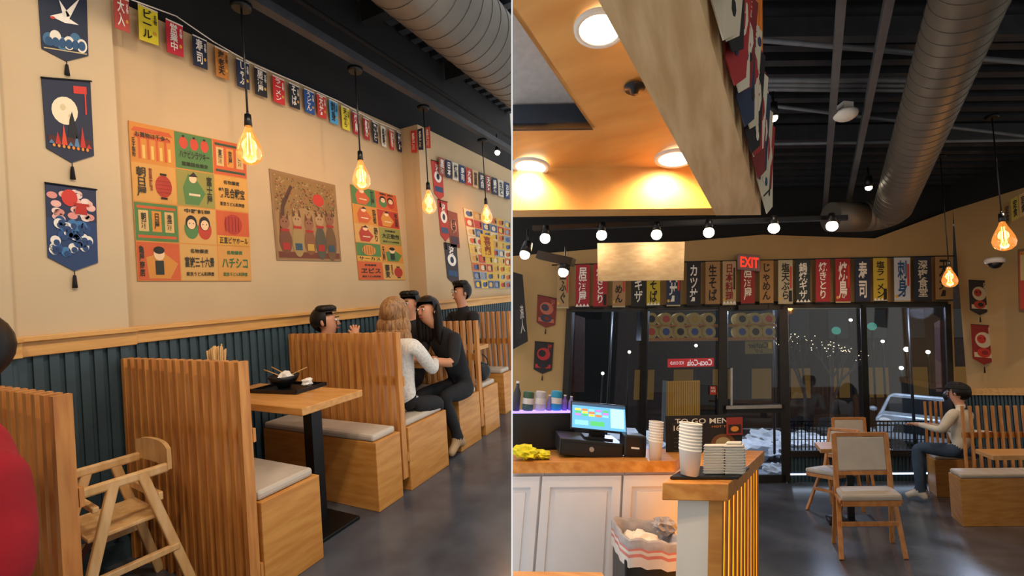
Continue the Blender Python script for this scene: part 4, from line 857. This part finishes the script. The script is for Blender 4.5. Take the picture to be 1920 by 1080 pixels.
tilt=lambda x,z: V((x,.0+z*.35,.05+z))
mb=MB().slab([tilt(-sw,0),tilt(sw,0),tilt(sw,sh),tilt(-sw,sh)],(0,.025,-.008),'black_plastic'); mb.make('screen_housing',T2,parent=e,bevel=.004)
a=Art('#5aa3cf'); a.rect(0,.88,1,1,'#2f4a66',1)
for r_ in range(3):
    for c_ in range(5): a.rect(.05+.13*c_,.58+.1*r_-.1,.16+.13*c_,.66+.1*r_-.1,['#b07ac9','#4fb36a','#d9d94a','#d9763a','#7fc9e6'][(c_+r_)%5],2)
a.rect(.72,.1,.97,.85,'#9fd0e8',2); a.rect(.05,.12,.3,.3,'#7fc9e6',2); a.rect(.34,.12,.6,.3,'#4fb36a',2)
D_=V((0,-.004,0))
art_obj('display',a,[T2(tilt(-sw+.008,sh-.008)+D_),T2(tilt(sw-.008,sh-.008)+D_),T2(tilt(sw-.008,.01)+D_),T2(tilt(-sw+.008,.01)+D_)],parent=e,m='screen')
p=onC(1192,858); T=Tr(R,*p,0,1,RB); e=empty('receipt_printer',T,'small black receipt printer on the counter','printer'); MB().box(-.075,.065,0,.13,0,.13,'black_plastic').make('printer_body',T,parent=e,bevel=.012); MB().box(-.03,.02,-.002,.004,.05,.06,'paper').make('paper_slot',T,parent=e)
crumple('folded_cloth',Tr(R,*onC(985,862),0,1,RB),.08,'yellow_cloth','crumpled yellow cleaning cloth on the counter','cloth',3,.5)
crumple('folded_cloth',Tr(R,*onC(1015,861),0,1,RB),.055,'yellow_cloth','crumpled yellow cleaning cloth on the counter','cloth',3,.5)
pb=pc(1000,850).y+.25; lx=R.px(1078,800,b=pb).x; ct=R.px(1000,770,b=pb).z
MB().box(-6,lx,pb,pb+.4,.0,ct-.02,'black_plastic').make('drink_display',TA(R,(lx,pb,0)),clip='R',label='black display ledge holding cans and bottles',cat='display ledge')
MB().box(-6,lx-.05,pb-.01,pb+.3,ct-.018,ct-.003,'glow_purple').make('light_strip',TA(R,(lx,pb,ct)),clip='R',label='purple glowing light strip on the display ledge',cat='light strip')
cn=[(967,714,'#3a3a44','bottle'),(989,733,'#3b5a44','can'),(1012,733,'#b9b4b8','can'),(1042,732,'#1f8fb8','can'),(1029,740,'#7a6fa0','mini'),(1058,740,'#7a5fb0','mini'),(1070,742,'#8f7fc0','mini')]
for x,y,c,kd in cn:
    q=R.px(x,768,b=pb+.06); T=Tr(R,q.x,q.y,ct-.002,0,1,RB); h=R.px(x,y,b=pb+.06).z-ct; col=lin(c)
    if kd=='can':
        e=MB().lathe([(.001,0),(.03,0),(.04,.008),(.04,h-.012),(.032,h),(.001,h-.003)],'print',n=20,col=col).make('drink_can',T,label='tall printed drink can on the display ledge',cat='can',group='drinks on ledge'); MB().lathe([(.0405,h*.35),(.0405,h*.65)],'print',n=20,col=lin('#d6d2cc')).make('can_label',T,parent=e)
    else:
        r=.028 if kd=='bottle' else .02
        e=MB().lathe([(.001,0),(r,0),(r,h*.6),(r*.45,h*.8),(r*.4,h*.92),(.001,h*.92)],'print',n=18,col=col).make('drink_bottle',T,label='small drink bottle with white cap on the ledge',cat='bottle',group='drinks on ledge'); MB().tube((0,0,h*.92),(0,0,h),r*.5,r*.5,'white_plastic',12).make('cap',T,parent=e)
def cupstack(x,ytop,ybot,wpx,c,n,label):
    q=R.px(x,ybot,c=c); T=Tr(R,*q,0,1,RB); pm=pmz(T); h=(ybot-ytop)*pm*.92; r=wpx*pm/2*.9
    mb=MB(); ch=h*.5; st=(h-ch)/(n-1)
    mb.lathe([(.001,0),(r*.78,0),(r*.96,ch-.008)],'white_plastic',n=24)
    for i in range(n):
        zz=ch+i*st; mb.lathe([(r*.96,zz-.008),(r,zz-.006),(r,zz),(r*.965,zz),(r*.96,zz-.004)],'white_plastic',n=24)
        if i<n-1: mb.lathe([(r*.955,zz),(r*.96,zz+st-.008)],'white_plastic',n=24)
    mb.make('cup_stack',T,label=label,cat='cups',group='cup stacks')
cupstack(1228,786,862,30,HC,8,'stack of small white paper cups on the counter')
tq=[R.px(x,y,c=HP+.002) for x,y in ((1256,899),(1385,899),(1405,880),(1290,878))]
MB().slab(tq,(0,0,.012),'black_plastic').make('serving_tray',TA(R,tq[0]),bevel=.003,label='black tray under takeout cups and lids',cat='tray')
cupstack(1293,788,890,46,HP+.016,9,'tall stack of white takeout cups on the tray')
def lids(x,y,n,w,dp):
    q=R.px(x,y,c=HP+.016)
    for i in range(n):
        T=Tr(R,q.x,q.y,HP+.016+i*.0112,random.uniform(-.02,.02),1,HB)
        MB().box(-w,w,-dp,dp,.0,.006,'white_plastic').box(-w-.006,w+.006,-dp-.005,dp+.005,.006,.010,'white_plastic').make('takeout_container',T,bevel=.003,label='white takeout container nested in a stack',cat='container',group='takeout container stack')
lids(1340,887,11,.044,.03); lids(1378,887,10,.042,.035)
q=R.px(1376,887,c=HP+.016); T=Tr(R,q.x,q.y,HP+.016+.113,0,1,HB); MB().box(-.045,.045,-.04,.04,0,.012,'white_plastic').box(-.035,.035,-.03,.03,.012,.022,'white_plastic').make('takeout_container',T,bevel=.005,label='white takeout container on top of a stack',cat='container',group='takeout container stack')
kf=R.px(1300,843,c=HP).y
def mq(P,b): return [R.pw(x,y,b=b) for x,y in P]
a=Art('#15110f'); a.text('TO GO MENU',.12,.8,.9,.93,'#d9d2c4'); a.text('HOT TO GO',.6,.7,.95,.75,'#c97a3a'); a.circ(.75,.33,.16,.22,'#6a421c',3); a.circ(.75,.33,.1,.14,'#9c8a60',4)
for k_ in range(4): a.rect(.1,.15+.1*k_,.45,.17+.1*k_,'#4a463e',2)
art_obj('menu_sign',a,mq(((1247,780),(1392,777),(1390,856),(1249,858)),kf+.05),'black to go menu sign standing on the counter','menu sign')
a=Art('#15110f'); a.text('16',.15,.25,.85,.8,'#e6ded0'); art_obj('number_stand',a,mq(((1260,794),(1276,794),(1276,812),(1260,812)),kf-.02),'small black table number card','number card')
a=Art('#8a2a20'); a.rect(.1,.1,.9,.6,'#2a1510',1); a.circ(.5,.35,.25,.15,'#c9802c',2); art_obj('menu_card',a,mq(((1362,783),(1392,782),(1392,815),(1362,816)),kf+.03),'small red menu card beside the takeout boxes','menu card')
# trash bin
bb_=f0-.28; q=R.px(1208,1080,b=bb_); T=Tr(R,q.x,q.y,0,0,1,RB)
ztop=R.px(1208,992,b=bb_).z; wdh=abs(R.px(1262,990,b=bb_).x-R.px(1157,990,b=bb_).x)/2
e=empty('trash_bin',T,'black trash bin lined with a grey plastic bag','trash bin')
MB().slab([(-wdh*.8,-.13,0),(wdh*.8,-.13,0),(wdh*.97,-.14,ztop-.1),(-wdh*.97,-.14,ztop-.1)],(0,.26,0),'black_plastic').make('bin_body',T,parent=e,bevel=.01)
mb=MB(); N=36
def rr_(i,sx,sy):
    t=6.2832*i/N; return (sx*max(-1,min(1,1.3*math.cos(t))),sy*max(-1,min(1,1.3*math.sin(t))))
prof=[(1.0,ztop-.13,'bag_pale'),(1.02,ztop-.085,'pink'),(1.025,ztop-.07,'bag_pale'),(1.03,ztop-.055,'pink'),(1.03,ztop-.045,'bag_grey'),(1.05,ztop-.01,'bag_grey'),(1.0,ztop,'bag_grey'),(.92,ztop-.01,'bag_grey'),(.88,ztop-.1,'bag_grey')]
for j,(s,zz,_) in enumerate(prof):
    for i in range(N):
        x_,y_=rr_(i,wdh*s,.145*s); mb.v.append(V((x_,y_,zz+.006*math.sin(i*2.1))))
for j in range(len(prof)-1):
    for i in range(N): mb.f.append([j*N+i,j*N+(i+1)%N,(j+1)*N+(i+1)%N,(j+1)*N+i]); mb.m.append(prof[j][2]); mb.c.append((1,1,1)); mb.sm.append(True)
mb.make('bin_liner',T,parent=e)
crumple('plastic_waste',Tr(R,q.x-.02,q.y,ztop-.11,0,1,RB),.09,'paper','crumpled white plastic waste in the bin','waste',3,.5)
crumple('plastic_waste',Tr(R,q.x+.08,q.y+.05,ztop-.04,0,1,RB),.06,'bag_grey','crumpled clear plastic bag in the bin','waste',3)
k=[R.px(x,y,c=.76) for x,y in ((955,1071),(1128,1073),(1150,1110),(955,1110))]
MB().slab(k,(0,0,-.04),'table_wood').box(k[1].x-.2,k[1].x-.14,k[1].y-.15,k[1].y-.09,0,.72,'black_metal').make('side_table',TA(R,(k[1].x-.17,k[1].y-.12,0)),clip='R',label='wooden table edge beside the counter',cat='table')
# ---------------------------------------------------------------- chairs & table
def chair(T,label,grp='dining chairs'):
    e=empty('dining_chair',T,label,'chair',grp); w=.235
    for s in (-1,1):
        MB().beam((s*w,.19,.93),(s*w,.07,0.42),.03,.045,'chair_wood',ref=(1,0,0)).make('back_post',T,parent=e,bevel=.005)
        MB().beam((s*w,.12,.6),(s*(w+.02),.22,0),.03,.04,'chair_wood',ref=(1,0,0)).make('leg',T,parent=e,bevel=.005)
        MB().beam((s*w,.02,.44),(s*(w+.02),-.22,0),.03,.04,'chair_wood',ref=(1,0,0)).make('leg',T,parent=e,bevel=.005)
        MB().beam((s*w,-.22,.43),(s*w,.16,.43),.03,.04,'chair_wood',ref=(1,0,0)).make('side_rail',T,parent=e,bevel=.004)
    MB().beam((-w,.19,.92),(w,.19,.92),.035,.03,'chair_wood').make('top_rail',T,parent=e,bevel=.004)
    MB().beam((-w,.125,.6),(w,.125,.6),.035,.03,'chair_wood').make('lower_rail',T,parent=e,bevel=.004)
    MB().beam((-w,-.12,.24),(w,-.12,.24),.035,.025,'chair_wood').make('cross_bar',T,parent=e,bevel=.004)
    MB().slab([(-w+.02,.105,.62),(w-.02,.105,.62),(w-.02,.17,.9),(-w+.02,.17,.9)],(0,.035,0),'cushion').make('backrest',T,parent=e,bevel=.012)
    MB().beam((-w,-.23,.42),(w,-.23,.42),.04,.03,'chair_wood').make('front_rail',T,parent=e,bevel=.004)
    MB().box(-w-.01,w+.01,-.25,.14,.44,.49,'cushion').make('seat',T,parent=e,bevel=.018)
p=R.px(1628,1033,c=0); chair(Tr(R,p.x,p.y,0,0,1.02,HB),'wooden dining chair with beige upholstered seat and back')
p=R.px(1566,958,c=0); chair(Tr(R,p.x,p.y,0,-.9,.95,HB),'wooden dining chair with beige pad, turned sideways')
p=R.px(1595,918,c=0); chair(Tr(R,p.x+.05,p.y+.25,0,0,1.0,HB),'wooden dining chair with beige pad beyond the table')
tb=R.px(1592,835,c=.76); tw=(R.px(1655,838,c=.76).x-R.px(1532,838,c=.76).x)/2
table(Tr(R,tb.x,tb.y,0,0,1,HB),-tw,tw,-.3,.35,'wooden pedestal table among dining chairs','window tables',basew=.25)
# ---------------------------------------------------------------- right booth
CL=None
p=R.px(1806,988,c=0); T=Tr(R,p.x,p.y,0)
e=booth(T,0,1.6,[('box',0,.45,.45)],'slatted wooden booth bench with cream pad by window','window booths')
mb=MB(); slats(mb,.2,1.6,.5,.1,1.15,pitch=.085); mb.box(.2,1.6,.53,.545,.8,.86,'slat_wood'); mb.make('backrest',T,parent=e)
p2=R.px(1740,870,b=7.5); booth(Tr(R,p2.x,7.5,0),0,.55,[('back',.05,0,1.17),('box',-.42,.0,.45)],'slatted wooden booth bench against the window wall','window booths')
tq=R.px(1850,850,c=.76); table(Tr(R,tq.x,tq.y-.05,0),-.0,1.2,-.12,.4,'wooden pedestal table at window booth','window tables',px_=.9,basew=.2)
p=R.px(1905,1000,c=0); table(Tr(R,p.x+.15,p.y-.6,-.32),-.0,1.2,-.15,.25,'wooden table edge near the aisle','window tables',px_=.9,basew=.2)
p=R.px(1800,745,b=6.6)
person(Tr(R,p.x,6.6,p.z-1.215,.45,1.04,RB),'man in beige jacket and black cap seated at booth',dict(top='cloth_beige',bot='jeans',shoe='shoe_white'),hy=.1,cap='cloth_black',lean=(.06,.02),J=dict(knL=(-.24,.34,.54),anL=(-.3,.3,.04),heL=(-.29,.25,-.03),toL=(-.34,.43,-.03),knR=(-.04,.4,.54),anR=(-.1,.36,.04),heR=(-.09,.31,-.03),toR=(-.14,.49,-.03)))
p=R.px(1788,738,b=7.2)
person(Tr(R,p.x-.02,7.2,p.z-1.215,-2.4,.95,RB),'woman with long dark hair seated beside the man',dict(top='cloth_white',bot='jeans',shoe='shoe_white'),hair='long')
for a_,b_,pw in ((1.2,3.2,95),(-.3,4.6,60),(2.6,5.0,85),(.8,6.4,45)):
    spot_fix(R,(a_,b_,3.9),R.w(a_,b_+1.0,0),pw,'ceiling spotlights',ang=2.2,basis=RB)
spot_fix(R,(-1.1,.9,2.5),R.w(-.9,2.6,.6),44,'added counter spots',ang=2.2,basis=RB)  # unseen spot added to brighten the cabinet fronts
